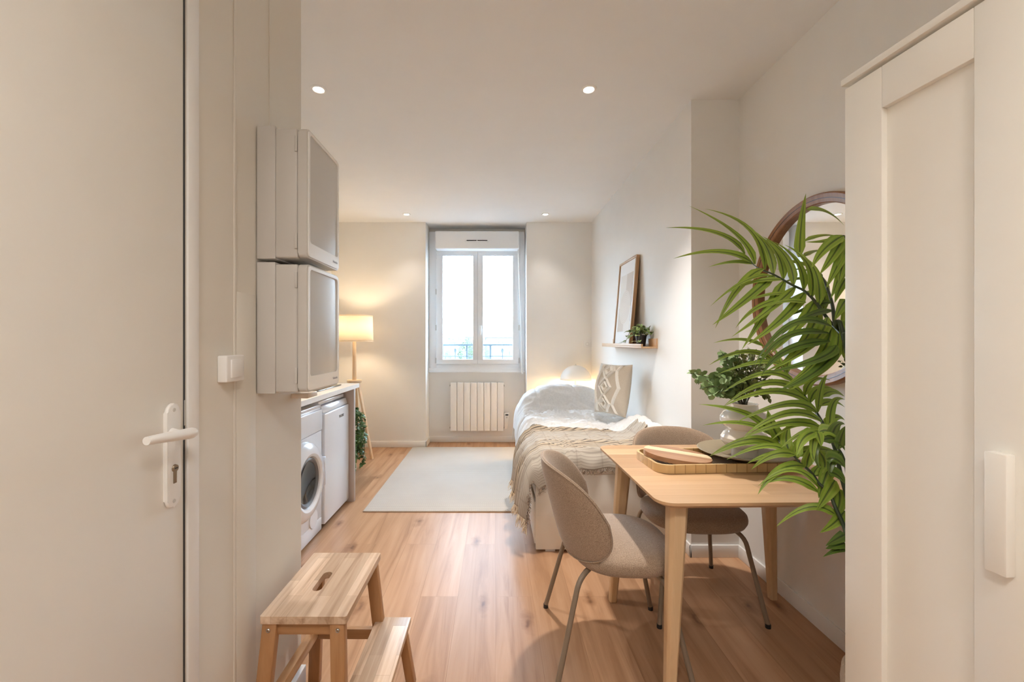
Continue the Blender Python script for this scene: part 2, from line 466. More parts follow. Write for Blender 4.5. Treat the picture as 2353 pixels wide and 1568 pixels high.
def prism(bm, pts, z0, z1, bev=0.0, seg=2, mi=0, mat=None, hole=None):
    """extrude a closed 2D outline (x,y) from z0 to z1; optional hole outline with the same point count strategy."""
    t = bmesh.new()
    if hole is None:
        lo = [t.verts.new((x, y, z0)) for x, y in pts]
        hi = [t.verts.new((x, y, z1)) for x, y in pts]
        fl = t.faces.new(lo[::-1]); fh = t.faces.new(hi)
        n = len(pts)
        for i in range(n):
            j = (i + 1) % n
            t.faces.new((lo[i], lo[j], hi[j], hi[i]))
        if bev:
            es = list(fl.edges) + list(fh.edges)
            bmesh.ops.bevel(t, geom=es, offset=bev, segments=seg, profile=0.5, affect='EDGES')
    else:
        n = len(pts)
        A = [[t.verts.new((x, y, z)) for x, y in o] for z in (z0, z1) for o in (pts, hole)]
        for i in range(n):
            j = (i + 1) % n
            t.faces.new((A[0][i], A[0][j], A[2][j], A[2][i]))
            t.faces.new((A[1][i], A[3][i], A[3][j], A[1][j]))
            t.faces.new((A[2][i], A[2][j], A[3][j], A[3][i]))
            t.faces.new((A[0][i], A[1][i], A[1][j], A[0][j]))
    bmesh.ops.recalc_face_normals(t, faces=t.faces[:])
    if mat is not None:
        t.transform(mat)
    merge(bm, t, mi)
    return bm


def rrect(x0, x1, y0, y1, r, n=6):
    o = []
    for cx, cy, a in ((x1 - r, y1 - r, 0), (x0 + r, y1 - r, 90), (x0 + r, y0 + r, 180), (x1 - r, y0 + r, 270)):
        for k in range(n + 1):
            t = R(a + 90 * k / n)
            o.append((cx + r * math.cos(t), cy + r * math.sin(t)))
    return o


def lathe(bm, prof, c=(0, 0, 0), seg=40, mi=0, mat=None):
    t = bmesh.new()
    rings = []
    for r, z in prof:
        if r < 1e-6:
            rings.append([t.verts.new((c[0], c[1], c[2] + z))])
        else:
            rings.append([t.verts.new((c[0] + r * math.cos(2 * math.pi * k / seg), c[1] + r * math.sin(2 * math.pi * k / seg), c[2] + z)) for k in range(seg)])
    for a, b in zip(rings, rings[1:]):
        for k in range(seg):
            j = (k + 1) % seg
            if len(a) == 1 and len(b) == 1:
                continue
            if len(a) == 1:
                t.faces.new((a[0], b[j], b[k]))
            elif len(b) == 1:
                t.faces.new((a[k], a[j], b[0]))
            else:
                t.faces.new((a[k], a[j], b[j], b[k]))
    bmesh.ops.recalc_face_normals(t, faces=t.faces[:])
    if mat is not None:
        t.transform(mat)
    merge(bm, t, mi)
    return bm


def tube(bm, pts, r, seg=10, cap=True, mi=0, closed=False):
    pts = [Vector(p) for p in pts]
    n = len(pts)
    rs = r if isinstance(r, (list, tuple)) else [r] * n
    t = bmesh.new()
    rings = []
    ref = None
    for i, p in enumerate(pts):
        if closed:
            d = (pts[(i + 1) % n] - pts[i - 1]).normalized()
        else:
            d = (pts[min(i + 1, n - 1)] - pts[max(i - 1, 0)]).normalized()
        if ref is None:
            ref = Vector((0, 0, 1)) if abs(d.z) < 0.9 else Vector((1, 0, 0))
        u = (ref - d * ref.dot(d)).normalized()
        ref = u
        w = d.cross(u)
        rings.append([t.verts.new(p + (u * math.cos(2 * math.pi * k / seg) + w * math.sin(2 * math.pi * k / seg)) * rs[i]) for k in range(seg)])
    pr = list(zip(rings, rings[1:]))
    if closed:
        pr.append((rings[-1], rings[0]))
    for a, b in pr:
        for k in range(seg):
            j = (k + 1) % seg
            t.faces.new((a[k], a[j], b[j], b[k]))
    if cap and not closed:
        t.faces.new(rings[0][::-1]); t.faces.new(rings[-1])
    bmesh.ops.recalc_face_normals(t, faces=t.faces[:])
    merge(bm, t, mi)
    return bm


def bez(p0, p1, p2, n=10):
    p0, p1, p2 = Vector(p0), Vector(p1), Vector(p2)
    return [p0 * (1 - t) ** 2 + p1 * 2 * t * (1 - t) + p2 * t * t for t in [k / n for k in range(n + 1)]]


def through(p0, pm, p2, n=10):
    pm = Vector(pm) * 2 - (Vector(p0) + Vector(p2)) * 0.5
    return bez(p0, pm, p2, n)


def spline(pts, n=6):
    pts = [Vector(p) for p in pts]
    out = []
    for i in range(len(pts) - 1):
        p0 = pts[max(i - 1, 0)]; p1 = pts[i]; p2 = pts[i + 1]; p3 = pts[min(i + 2, len(pts) - 1)]
        for k in range(n):
            t = k / n
            out.append(0.5 * ((2 * p1) + (p2 - p0) * t + (2 * p0 - 5 * p1 + 4 * p2 - p3) * t * t + (3 * p1 - p0 - 3 * p2 + p3) * t ** 3))
    out.append(pts[-1])
    return out


def strip(bm, path, w, up, fold=0.3, shape='blade', mi=0):
    """a leaf blade along path with a V fold; UV x across and y along. Two-sided solid with small thickness."""
    uvl = bm.loops.layers.uv.verify()
    n = len(path)
    up = Vector(up)
    rows = []
    for i, p in enumerate(path):
        t = i / (n - 1)
        d = (path[min(i + 1, n - 1)] - path[max(i - 1, 0)]).normalized()
        s = d.cross(up)
        if s.length < 1e-4:
            s = d.cross(Vector((1, 0, 0)))
        s.normalize()
        nn = s.cross(d).normalized()
        if shape == 'blade':
            ww = w * min(1.0, (t * 5 + 0.22)) * (1 - t ** 1.7) ** 0.9
        elif shape == 'oval':
            ww = w * math.sqrt(max(0.0, 1 - (2 * t - 1) ** 2)) * (1.0)
        else:
            ww = w * math.sin(math.pi * min(1, t ** 0.75 * 1.0)) ** 0.9
        ww = max(ww, 1e-5)
        rows.append((bm.verts.new(p - s * ww + nn * ww * fold), bm.verts.new(p), bm.verts.new(p + s * ww + nn * ww * fold), t))
    for a, b in zip(rows, rows[1:]):
        for k, (u0, u1) in enumerate(((0.0, 0.5), (0.5, 1.0))):
            f = bm.faces.new((a[k], a[k + 1], b[k + 1], b[k]))
            f.material_index = mi
            for lp, uv in zip(f.loops, ((u0, a[3]), (u1, a[3]), (u1, b[3]), (u0, b[3]))):
                lp[uvl].uv = uv
    return bm


def grid(bm, pts, nu, nv, uv=None, mi=0, closed_u=False):
    vs = [bm.verts.new(p) for p in pts]
    uvl = bm.loops.layers.uv.verify() if uv else None
    for i in range(nu if closed_u else nu - 1):
        for j in range(nv - 1):
            q = (i * nv + j, ((i + 1) % nu) * nv + j, ((i + 1) % nu) * nv + j + 1, i * nv + j + 1)
            f = bm.faces.new([vs[k] for k in q])
            f.material_index = mi
            if uv:
                for lp, k in zip(f.loops, q):
                    lp[uvl].uv = uv[k]
    return bm


def obj(name, bm, mat, parent=None, sharp=32, loc=None, solid=0.0, sub=0, world=False):
    """link a bmesh as one mesh object; world=True when its coordinates are world coordinates and it has a parent or loc."""
    if world:
        off = loc if loc is not None else parent_world(parent)
        bm.transform(off.inverted() if isinstance(off, Matrix) else Matrix.Translation(-Vector(off)))
    for f in bm.faces:
        f.smooth = True
    for e in bm.edges:
        if len(e.link_faces) == 2 and e.calc_face_angle(0) > R(sharp):
            e.smooth = False
    me = bpy.data.meshes.new(name)
    bm.to_mesh(me); bm.free()
    for m in (mat if isinstance(mat, (list, tuple)) else [mat]):
        me.materials.append(m)
    o = bpy.data.objects.new(name, me)
    C.objects.link(o)
    if loc is not None:
        o.location = loc
    if parent is not None:
        o.parent = parent
    if solid:
        md = o.modifiers.new('thick', 'SOLIDIFY'); md.thickness = solid; md.offset = 0
    if sub:
        md = o.modifiers.new('sub', 'SUBSURF'); md.levels = sub; md.render_levels = sub
    return o


def parent_world(o):
    m = Matrix.Identity(4)
    while o is not None:
        m = (Matrix.Translation(o.location) @ o.rotation_euler.to_matrix().to_4x4()) @ m
        o = o.parent
    return m


def tag(o, label, cat, group=None, kind=None):
    o['label'] = label; o['category'] = cat
    if group: o['group'] = group
    if kind: o['kind'] = kind
    return o


def thing(name, label, cat, loc=(0, 0, 0), rotz=0.0, group=None, kind=None):
    o = bpy.data.objects.new(name, None)
    C.objects.link(o)
    o.location = loc
    o.rotation_euler = (0, 0, rotz)
    o.empty_display_size = 0.05
    return tag(o, label, cat, group, kind)


def struct(name, bm, mat, label, cat):
    return tag(obj(name, bm, mat), label, cat, kind='structure')


def copy_tree(src, parent=None):
    c = src.copy()
    C.objects.link(c)
    if parent is not None:
        c.parent = parent
        c.matrix_parent_inverse = src.matrix_parent_inverse
    for ch in src.children:
        copy_tree(ch, c)
    return c


def text(name, s, size, mat, parent, M, ext=0.0004, sx=1.0):
    cu = bpy.data.curves.new(name, 'FONT')
    cu.body = s; cu.size = size; cu.extrude = ext; cu.align_x = 'CENTER'; cu.align_y = 'CENTER'
    t = bpy.data.objects.new('tmp_text', cu)
    C.objects.link(t)
    dg = bpy.context.evaluated_depsgraph_get()
    me = bpy.data.meshes.new_from_object(t.evaluated_get(dg))
    bpy.data.objects.remove(t)
    bpy.data.curves.remove(cu)
    me.transform(Matrix.Diagonal((sx, 1, 1, 1)))
    me.transform(M)
    me.materials.clear(); me.materials.append(mat)
    o = bpy.data.objects.new(name, me)
    C.objects.link(o); o.parent = parent
    return o


def axes(xa, ya, za, o=(0, 0, 0)):
    m = Matrix.Identity(4)
    for i, a in enumerate((xa, ya, za)):
        a = Vector(a).normalized()
        for k in range(3):
            m[k][i] = a[k]
    for k in range(3):
        m[k][3] = o[k]
    return m


# ------------------------------------------------------------------ the room
H = 2.755
XW = -0.736            # entry wall on the left
XK = -2.0              # kitchen wall
XR, XA = 1.18, 1.468   # right wall, and the dining recess in it
YB, YN, YR = 5.168, 5.435, 2.542
WL, WR = -0.852, 0.384  # window niche

struct('floor', Bx(XK - .1, XA + .1, -1.6, 5.62, -0.08, 0.0), FLOORM, 'warm oak plank floor with knots across the whole room', 'floor')
struct('ceiling', Bx(XK - .1, XA + .1, -1.6, 5.62, H, H + .1), CEIL, 'plain white ceiling with recessed lights', 'ceiling')
bm = Bx(XK - .1, WL, YB, 5.62, 0, H)
box(bm, WR, XA + .1, YB, 5.62, 0, H)
box(bm, WL, WR, YN, 5.62, 0, 0.905)
box(bm, WL, WR, YN + .04, 5.62, 2.52, H)
struct('wall_back', bm, WALL, 'off-white far wall with a niche around the window', 'wall')
bm = Bx(XR, XA + .1, YR, YB, 0, H)
box(bm, XA, XA + .1, -1.6, YR, 0, H)
struct('wall_right', bm, WALL, 'off-white right wall stepping back into the dining recess', 'wall')
DY0, DY1, DZ = 0.04, 1.0, 2.24
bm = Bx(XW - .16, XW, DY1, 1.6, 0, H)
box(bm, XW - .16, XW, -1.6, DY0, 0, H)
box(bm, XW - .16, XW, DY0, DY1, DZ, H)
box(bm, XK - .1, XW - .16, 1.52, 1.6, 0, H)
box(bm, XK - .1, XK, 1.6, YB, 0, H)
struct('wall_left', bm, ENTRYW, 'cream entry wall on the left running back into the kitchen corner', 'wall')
struct('wall_front', Bx(XW - .16, XA + .1, -1.6, -1.5, 0, H), WALL, 'off-white wall behind the viewpoint', 'wall')

BH = 0.075
bm = Bx(XK, WL + .012, YB - .012, YB, 0, BH, .003)
box(bm, WL, WL + .012, YB - .012, YN - .012, 0, BH, .003)
box(bm, WL, WR, YN - .012, YN, 0, BH, .003)
box(bm, WR - .012, WR, YB - .012, YN - .012, 0, BH, .003)
box(bm, WR - .012, XR, YB - .012, YB, 0, BH, .003)
struct('baseboard_back', bm, TRIM, 'low white baseboard along the far wall and window niche', 'baseboard')
bm = Bx(XR - .012, XR, YR - .012, YB - .012, 0, BH, .003)
box(bm, XR - .012, XA, YR - .012, YR, 0, BH, .003)
box(bm, XA - .012, XA, 1.15, YR - .012, 0, BH, .003)
struct('baseboard_right', bm, TRIM, 'low white baseboard along the right wall and dining recess', 'baseboard')
bm = Bx(XW, XW + .02, DY1 + .04, 1.6, 0, BH, .003)
struct('baseboard_left', bm, TRIM, 'low white baseboard at the foot of the entry wall beside the stool', 'baseboard')
bm = Bx(XW, XW + .006, DY1 + .004, DY1 + .042, 0, DZ + .04, .002)
box(bm, XW, XW + .006, DY0 - .04, DY1 + .004, DZ + .002, DZ + .04, .002)
struct('trim_1', bm, TRIM, 'narrow cream door casing beside the entry door', 'door casing')
bm = Bx(XW, XW + .0035, 1.197, 1.292, BH + .005, 1.44, .001)
box(bm, XW, XW + .003, 1.186, 1.197, 0, H, .001)
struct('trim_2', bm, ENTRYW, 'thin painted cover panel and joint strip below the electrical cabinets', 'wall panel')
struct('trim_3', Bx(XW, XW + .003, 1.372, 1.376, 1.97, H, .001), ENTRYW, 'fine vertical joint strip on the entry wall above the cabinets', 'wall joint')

# entry door
d = tag(obj('door_1', Bx(XW - .042, XW, DY0 + .004, DY1 - .003, .006, DZ - .004, .002), DOORP), 'smooth cream entry door at the left edge of the picture', 'door', kind='structure')
plate_out = rrect(0.936, 0.976, -.118, .118, .0195, 8)
MY = axes((0, 1, 0), (0, 0, 1), (1, 0, 0))
PZ = 1.041
bm = prism(bmesh.new(), [(a, b + PZ) for a, b in plate_out], XW, XW + .009, .004, 3, mat=MY)
hp = obj('lock_plate', bm, PLASTIC, d)
bm = lathe(bmesh.new(), [(0, 0), (.012, 0), (.011, .004), (.0085, .012), (.0085, .040)], (0, 0, 0), 20, mat=Matrix.Translation((XW + .009, .95, 1.092)) @ axes((0, 1, 0), (0, 0, 1), (1, 0, 0)))
lv = [Vector((XW + .050, .962, 1.092)), Vector((XW + .051, .945, 1.093)), Vector((XW + .050, .90, 1.097)), Vector((XW + .048, .865, 1.10)), Vector((XW + .046, .835, 1.102))]
path = spline(lv, 5)
t = bmesh.new(); tube(t, path, [0.0095 + .003 * min(1, k / 4) if k < 6 else .0125 - .004 * (k - 5) / (len(path) - 6) for k in range(len(path))], 14)
merge(bm, t)
obj('door_handle', bm, PLASTIC, hp)
bm = lathe(bmesh.new(), [(0, .004), (.0075, .004), (.0085, 0)], (0, 0, 0), 24, mat=Matrix.Translation((XW + .009, .957, 1.012)) @ MY)
prism(bm, [(-.004 + .957, .978), (.004 + .957, .978), (.004 + .957, 1.01), (-.004 + .957, 1.01)], XW + .008, XW + .012, .001, mat=MY)
kh = obj('lock_cylinder', bm, BRASS, hp)
obj('keyhole', Bx(XW + .0125, XW + .0135, .9525, .9615, 1.0105, 1.0135), DARK, kh)
for zz in (PZ + .103, PZ - .103):
    obj('screw', lathe(bmesh.new(), [(0, .0012), (.004, .001), (.0048, 0)], (0, 0, 0), 16, mat=Matrix.Translation((XW + .0088, .956, zz)) @ MY), PLASTICG, hp)
obj('door_seal_and_gap', Bx(XW - .02, XW + .0008, DY1 - .0045, DY1 + .001, .01, DZ - .006), DARK, d)  # dark strip stands in for the shaded gap between door and casing
obj('latch', Bx(XW - .03, XW + .001, DY1 - .003, DY1 + .0005, 1.10, 1.16), STEEL, d)

# wall switch on the entry wall
s = thing('light_switch', 'square surface-mounted white light switch on the entry wall beside the door', 'switch', (XW, 1.155, 1.225))
obj('back_box', Bx(0, .026, -.039, .041, -.036, .036, .004, 3), PLASTIC, s)
obj('rocker', Bx(.024, .030, -.022, .026, -.025, .025, .0025), PLASTIC, s)

# electrical cabinets
CZ = ((1.138, 1.543, 'lower'), (1.553, 1.962, 'upper'))
proto = None
for k, (z0, z1, w) in enumerate(CZ):
    lab = {'upper': 'upper of the two stacked white electrical cabinets on the entry wall', 'lower': 'lower of the two stacked white electrical cabinets on the entry wall'}[w]
    t = thing('electrical_cabinet', lab, 'electrical cabinet', (XW, 1.295, z0), group='stacked electrical cabinets on the entry wall')
    h = z1 - z0
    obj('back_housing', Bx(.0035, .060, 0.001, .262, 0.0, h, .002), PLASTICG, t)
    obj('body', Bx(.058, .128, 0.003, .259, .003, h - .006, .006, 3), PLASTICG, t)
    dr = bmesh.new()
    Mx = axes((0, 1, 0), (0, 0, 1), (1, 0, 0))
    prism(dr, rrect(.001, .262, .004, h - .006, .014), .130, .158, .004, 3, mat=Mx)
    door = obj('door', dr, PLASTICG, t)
    fr = bmesh.new()
    prism(fr, rrect(.006, .257, .009, h - .011, .012), .1575, .1610, mat=Mx, hole=rrect(.017, .247, .052, h - .02, .012))
    obj('raised_border', fr, PLASTIC, door)
    text('brand_mark', 'Schneider' if w == 'upper' else 'Schneider', .011, INKG, door, Matrix.Translation((.1612, .222, .030)) @ axes((0, 1, 0), (0, 0, 1), (1, 0, 0)))
    for zz in (.055, h - .055):
        obj('hinge', Bx(.120, .128, -.001, .004, zz - .024, zz + .024, .001), PLASTICG, t)
# small ledge under the cabinets
tag(obj('wall_ledge', Bx(XW, XW + .062, 1.52, 1.60, 1.093, 1.110, .002), WORKT), 'small pale wooden ledge under the lower electrical cabinet', 'ledge')

# ------------------------------------------------------------------ window
w = thing('window_1', 'white double casement window at the end of the room with roller shutter box above', 'window', (0, 0, 0), kind='structure')
YF = 5.405
bm = Bx(WL + .005, -.752, YF, YF + .09, .905, 2.70, .004)
box(bm, .300, WR - .005, YF, YF + .09, .905, 2.70, .004)
box(bm, -.757, .305, YF, YF + .09, .905, 1.004, .004)
box(bm, -.757, .305, YF, YF + .09, 2.465, 2.53, .004)
box(bm, WL + .002, WR - .002, YF - .018, YF, .905, .955, .003)
box(bm, WL + .002, WR - .002, YF - .030, YF - .016, .900, .918, .003)
box(bm, -.250, -.200, YF + .046, YF + .075, 1.0, 2.47, .003)
obj('window_frame', bm, PVC, w)
for i, (a, b2) in enumerate(((-.754, -.2272), (-.2256, .302))):
    ga, gb = ((-.676, -.279), (-.162, .229))[i]
    bm = bmesh.new()
    t = [(a, b2, 1.006, 1.060), (a, b2, 2.395, 2.463), (a, ga, 1.055, 2.40), (gb, b2, 1.055, 2.40)]
    for q in t:
        box(bm, q[0], q[1], YF - .014, YF + .045, q[2], q[3], .004)
    sash = obj('window_sash', bm, PVC, w)
    bm = bmesh.new()
    for q in ((ga - .004, gb + .004, 1.054, 1.066), (ga - .004, gb + .004, 2.389, 2.40), (ga - .004, ga + .006, 1.06, 2.39), (gb - .006, gb + .004, 1.06, 2.39)):
        box(bm, q[0], q[1], YF - .017, YF + .0, q[2], q[3], .002)
    obj('glazing_bead', bm, PVC, sash)
    obj('pane', Bx(ga - .002, gb + .002, YF + .012, YF + .016, 1.058, 2.397), GLASS, sash)
    for zz in (2.38, 1.93, 1.47, 1.05):
        xh = a - .004 if i == 0 else b2 + .004
        obj('hinge', tube(bmesh.new(), [(xh, YF - .012, zz - .035), (xh, YF - .012, zz + .035)], .006, 10), STEEL if zz < 2 else PVC, sash)
hd = obj('window_handle', Bx(-.199, -.174, YF - .026, YF - .013, 1.40, 1.50, .005), PLASTIC, w)
bm = tube(bmesh.new(), [(-.187, YF - .02, 1.49), (-.187, YF - .055, 1.488), (-.187, YF - .06, 1.47), (-.187, YF - .058, 1.38)], .0085, 10)
obj('lever', bm, PLASTIC, hd)
sb = obj('shutter_box', Bx(-.752, .298, 5.25, YF + .06, 2.447, 2.672, .018, 4), PVC, w)
for q in (-.298, -.164):
    v = obj('air_vent', Bx(q - .058, q + .066, 5.244, 5.252, 2.545, 2.556, .002), DARK, sb)
obj('vent_flap', Bx(-.375, -.085, 5.238, 5.252, 2.531, 2.543, .003), PVC, sb)
bm = tube(bmesh.new(), [(.285, 5.30, 2.45), (.288, 5.295, 2.40), (.325, 5.33, 1.40), (.332, 5.335, 1.06)], .005, 8)
tube(bm, [(.331, 5.335, 1.07), (.336, 5.335, .90), (.345, 5.325, .885)], .009, 8)
obj('crank_rod', bm, PLASTIC, w)

# radiator
r = thing('radiator', 'white electric radiator with eight flat fins below the window', 'radiator', (-.571, 5.335, .16))
for k in range(8):
    obj('fin', Bx(k * .0852 + .003, k * .0852 + .0815, 0, .06, 0, .612, .006, 3), RADM, r)
obj('core', Bx(.005, .675, .02, .085, .012, .600, .004), RADM, r)
for zz in (.035, .575):
    obj('end_cap', tube(bmesh.new(), [(-.010, .04, zz), (.69, .04, zz)], .011, 12), STEEL, r)
bm = hexa(bmesh.new(), [(.684, .03, .02), (.722, .03, .02), (.722, .08, .02), (.684, .08, .02)], [(.684, .012, .225), (.748, .012, .225), (.748, .08, .225), (.684, .08, .225)], .006)
th = obj('thermostat', bm, PLASTIC, r)
obj('display', Bx(.700, .736, .009, .014, .195, .212, .001), LCD, th)
obj('dial', lathe(bmesh.new(), [(0, .004), (.010, .004), (.011, 0)], (0, 0, 0), 20, mat=Matrix.Translation((.717, .0135, .172)) @ axes((1, 0, 0), (0, 0, 1), (0, -1, 0))), PLASTICG, th)
for q in (.1, .58):
    obj('bracket', Bx(q, q + .02, .07, .096, .1, .5), RADM, r)

# wall outlet
o = thing('wall_outlet', 'small square white outlet on the far wall right of the window', 'outlet', (1.125, YB, 1.263))
obj('face_plate', Bx(-.041, .041, -.010, 0, -.041, .041, .003), PLASTIC, o)
obj('socket', lathe(bmesh.new(), [(0, -.004), (.016, -.004), (.019, .002), (.021, .0)], (0, 0, 0), 24, mat=Matrix.Translation((0, -.0105, 0)) @ axes((1, 0, 0), (0, 0, 1), (0, -1, 0))), PLASTICG, o)
o = thing('wall_socket', 'white low socket on the recess wall behind the right rear table leg', 'outlet', (XA, 2.24, .24))
obj('face_plate', Bx(-.010, 0, -.041, .041, -.041, .041, .003), PLASTIC, o)

# ------------------------------------------------------------------ downlights
DL = [(-1.02, 2.437, 'nearer left', 'recessed ceiling light near the kitchen cabinets, front left'), (.54, 2.437, '', 'recessed ceiling light above the dining table, front right'),
      (-1.016, 4.84, '', 'small recessed ceiling light left of the window niche'), (.575, 4.84, '', 'small recessed ceiling light right of the window niche')]
proto = None
for X, Y, _, lab in DL:
    if proto is None:
        t = thing('ceiling_downlight', lab, 'ceiling light', (X, Y, H), group='recessed ceiling lights')
        obj('trim_ring', lathe(bmesh.new(), [(.028, .0), (.028, -.003), (.032, -.006), (.043, -.005), (.045, 0)], seg=40), PLASTIC, t)
        obj('bulb', lathe(bmesh.new(), [(0, -.0025), (.0275, -.0025), (.0275, 0)], seg=32), GLOW, t)
        proto = t
    else:
        t = copy_tree(proto)
        t.location = (X, Y, H); t['label'] = lab


def lamp(kind, name, loc, power, col, size=.03, parent=None, **kw):
    ld = bpy.data.lights.new(name, kind)
    ld.energy = power; ld.color = col
    if kind != 'AREA':
        ld.shadow_soft_size = size
    for k, v in kw.items():
        setattr(ld, k, v)
    o = bpy.data.objects.new(name, ld)
    C.objects.link(o); o.location = loc
    return o


WARM = (1.0, .935, .875)
for X, Y, p in ((-1.02, 2.437, 46), (.54, 2.437, 92), (-1.016, 4.84, 9), (.575, 4.84, 9)):
    lamp('SPOT', 'downlight_and_fill_beam', (X, Y, H - .03), p, WARM, .04, spot_size=R(84 if X > 0 and Y < 3 else 96 if Y < 3 else 84), spot_blend=1.0)
# added fill lights behind the camera, in unseen ceiling fittings
for X, Y, p in ((-.32, -.45, 48), (.42, -.45, 42)):
    t = copy_tree(proto); t.location = (X, Y, H)
    t['label'] = 'added unseen fill light over the entry, nearer the door' if X < 0 else 'added unseen fill light over the entry, nearer the wardrobe'
    lamp('SPOT', 'downlight_and_fill_beam', (X, Y, H - .03), p, (1.0, .955, .90), .16, spot_size=R(160), spot_blend=1.0)

# ------------------------------------------------------------------ kitchen corner
WX0, WX1, WY0, WY1, WZ = -1.75, -1.113, 2.05, 3.45, .955
t = thing('kitchen_counter', 'pale laminate kitchen worktop on a beige end panel', 'counter', (WX0, WY0, 0))
obj('worktop', Bx(WX0, WX1, WY0, WY1, WZ - .034, WZ, .003), [WORKT], t, world=True)
obj('edge_band', Bx(WX1 - .001, WX1 + .0015, WY0, WY1, WZ - .033, WZ - .001), TRIM, t, world=True)
obj('end_panel', Bx(WX0, -1.142, 3.412, 3.446, 0, WZ - .034, .001), PANELB, t, world=True)
obj('end_panel', Bx(WX0, -1.142, WY0, WY0 + .03, 0, WZ - .034, .001), PANELB, t, world=True)
obj('support_bracket', Bx(-1.24, -1.20, 3.372, 3.412, WZ - .064, WZ - .034, .002), STEEL, t, world=True)
t = thing('induction_hob', 'thin black hob on the pale kitchen worktop', 'hob', (-1.46, 2.95, WZ))
obj('glass_top', Bx(-.255, .265, -.27, .33, .001, .009, .003), DARKGLASS, t)
obj('knob', lathe(bmesh.new(), [(0, .012), (.012, .012), (.014, 0)], (.2, -.2, .008), 16), DARK, t)

# washing machine
FX = -1.19
t = thing('washing_machine', 'white front-loading washing machine with dark round porthole under the worktop', 'washing machine', (-1.46, 2.59, 0))
obj('body', Bx(-1.74, FX - .008, 2.305, 2.893, .012, .845, .006), ENAMEL, t, world=True)
obj('lid', Bx(-1.745, FX - .004, 2.302, 2.896, .845, .868, .006), ENAMEL, t, world=True)
obj('front_panel', Bx(FX - .010, FX, 2.305, 2.893, .10, .69, .004), ENAMEL, t, world=True)
obj('control_panel', Bx(FX - .010, FX + .006, 2.305, 2.893, .694, .835, .006), ENAMEL, t, world=True)
obj('plinth', Bx(FX - .012, FX - .0002, 2.306, 2.892, .012, .0995, .002), ENAMEL, t, world=True)
PC = Vector((FX, 2.606, .425))
dm = Matrix.Translation(PC) @ MY
dr = obj('porthole_door', lathe(bmesh.new(), [(.150, .030), (.158, .046), (.175, .054), (.215, .046), (.238, .026), (.245, 0)], seg=56, mat=dm), ENAMEL, t, world=True)
MI = parent_world(t)
obj('door_seal_and_gap', lathe(bmesh.new(), [(.120, .012), (.128, .034), (.140, .042), (.152, .036), (.156, .02)], seg=56, mat=dm), GREYRING, dr, world=True)
obj('porthole_glass', lathe(bmesh.new(), [(0, .004), (.06, .008), (.10, .018), (.126, .028)], seg=48, mat=dm), DARKGLASS, dr, world=True)
bm = hexa(bmesh.new(), [(FX + .020, 2.838, .33), (FX + .048, 2.838, .33), (FX + .044, 2.856, .33), (FX + .012, 2.856, .33)], [(FX + .020, 2.838, .52), (FX + .048, 2.838, .52), (FX + .044, 2.856, .52), (FX + .012, 2.856, .52)], .003)
obj('door_handle', bm, ENAMEL, dr, world=True)
obj('filter_cover', lathe(bmesh.new(), [(0, .004), (.058, .004), (.061, 0)], seg=40, mat=Matrix.Translation((FX + .0005, 2.76, .135)) @ MY), ENAMEL, t, world=True)
obj('detergent_drawer', Bx(FX, FX + .009, 2.32, 2.50, .705, .825, .004), ENAMEL, t, world=True)
for y in (2.34, 2.86):
    obj('foot', lathe(bmesh.new(), [(.02, 0), (.02, .014)], (-1.23, y, 0), 16), DARK, t, world=True)

# under-counter fridge
t = thing('under_counter_fridge', 'white under-counter fridge between washing machine and end panel', 'fridge', (-1.46, 3.16, 0))
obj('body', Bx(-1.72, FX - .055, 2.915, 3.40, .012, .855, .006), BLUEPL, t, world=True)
obj('fridge_top', Bx(-1.72, FX - .03, 2.915, 3.398, .850, .878, .006), ENAMEL, t, world=True)
bm = Bx(FX - .05, FX + .012, 2.918, 3.398, .03, .795, .008, 3)
fd = obj('door', bm, ENAMEL, t, world=True)
bm = hexa(bmesh.new(), [(FX - .05, 2.918, .797), (FX + .002, 2.918, .797), (FX + .002, 3.398, .797), (FX - .05, 3.398, .797)],
          [(FX - .05, 2.918, .845), (FX - .012, 2.918, .845), (FX - .012, 3.398, .845), (FX - .05, 3.398, .845)], .006)
obj('handle_recess', bm, ENAMEL, fd, world=True)
text('brand_mark', 'PROLINE', .030, INK, fd, parent_world(fd).inverted() @ Matrix.Translation((FX + .0125, 3.235, .728)) @ MY, sx=.8)
for y in (2.95, 3.36):
    obj('foot', lathe(bmesh.new(), [(.018, 0), (.018, .03)], (-1.24, y, 0), 16), DARK, t, world=True)

# ------------------------------------------------------------------ floor lamp and ivy
LX, LY = -1.585, 4.75
t = thing('floor_lamp', 'wooden tripod floor lamp with glowing white drum shade in the far left corner', 'lamp', (LX, LY, 0))
prof = [(.196, 0), (.196, .285), (.194, .285), (.194, 0), (.196, 0)]
sh = obj('lamp_shade', lathe(bmesh.new(), [(.205, 1.296), (.197, 1.583)], seg=56), SHADE, t, solid=.002)
for z, rr in ((1.298, .206), (1.581, .198)):
    bm = bmesh.new()
    lathe(bm, [(rr - .002, -.006), (rr + .0015, -.006), (rr + .0015, .006), (rr - .002, .006), (rr - .002, -.006)], (0, 0, z), 56)
    obj('shade_band', bm, SHADE, sh)
bm = bmesh.new()
for a in (0, 120, 240):
    tube(bm, [(0, 0, 1.50), (.199 * math.cos(R(a)), .199 * math.sin(R(a)), 1.53)], .003, 6)
obj('shade_spider', bm, STEEL, sh)
obj('pole', lathe(bmesh.new(), [(0, .855), (.023, .855), (.018, 1.44), (0, 1.44)], seg=20), LAMPW, t)
obj('pull_switch', tube(bmesh.new(), [(-.03, -.02, 1.30), (-.03, -.02, 1.08), (-.03, -.02, 1.06)], .003, 6), PLASTIC, t)
obj('collar_disc', lathe(bmesh.new(), [(0, .835), (.078, .835), (.08, .84), (.08, .858), (.078, .862), (0, .862)], seg=40), LAMPW, t)
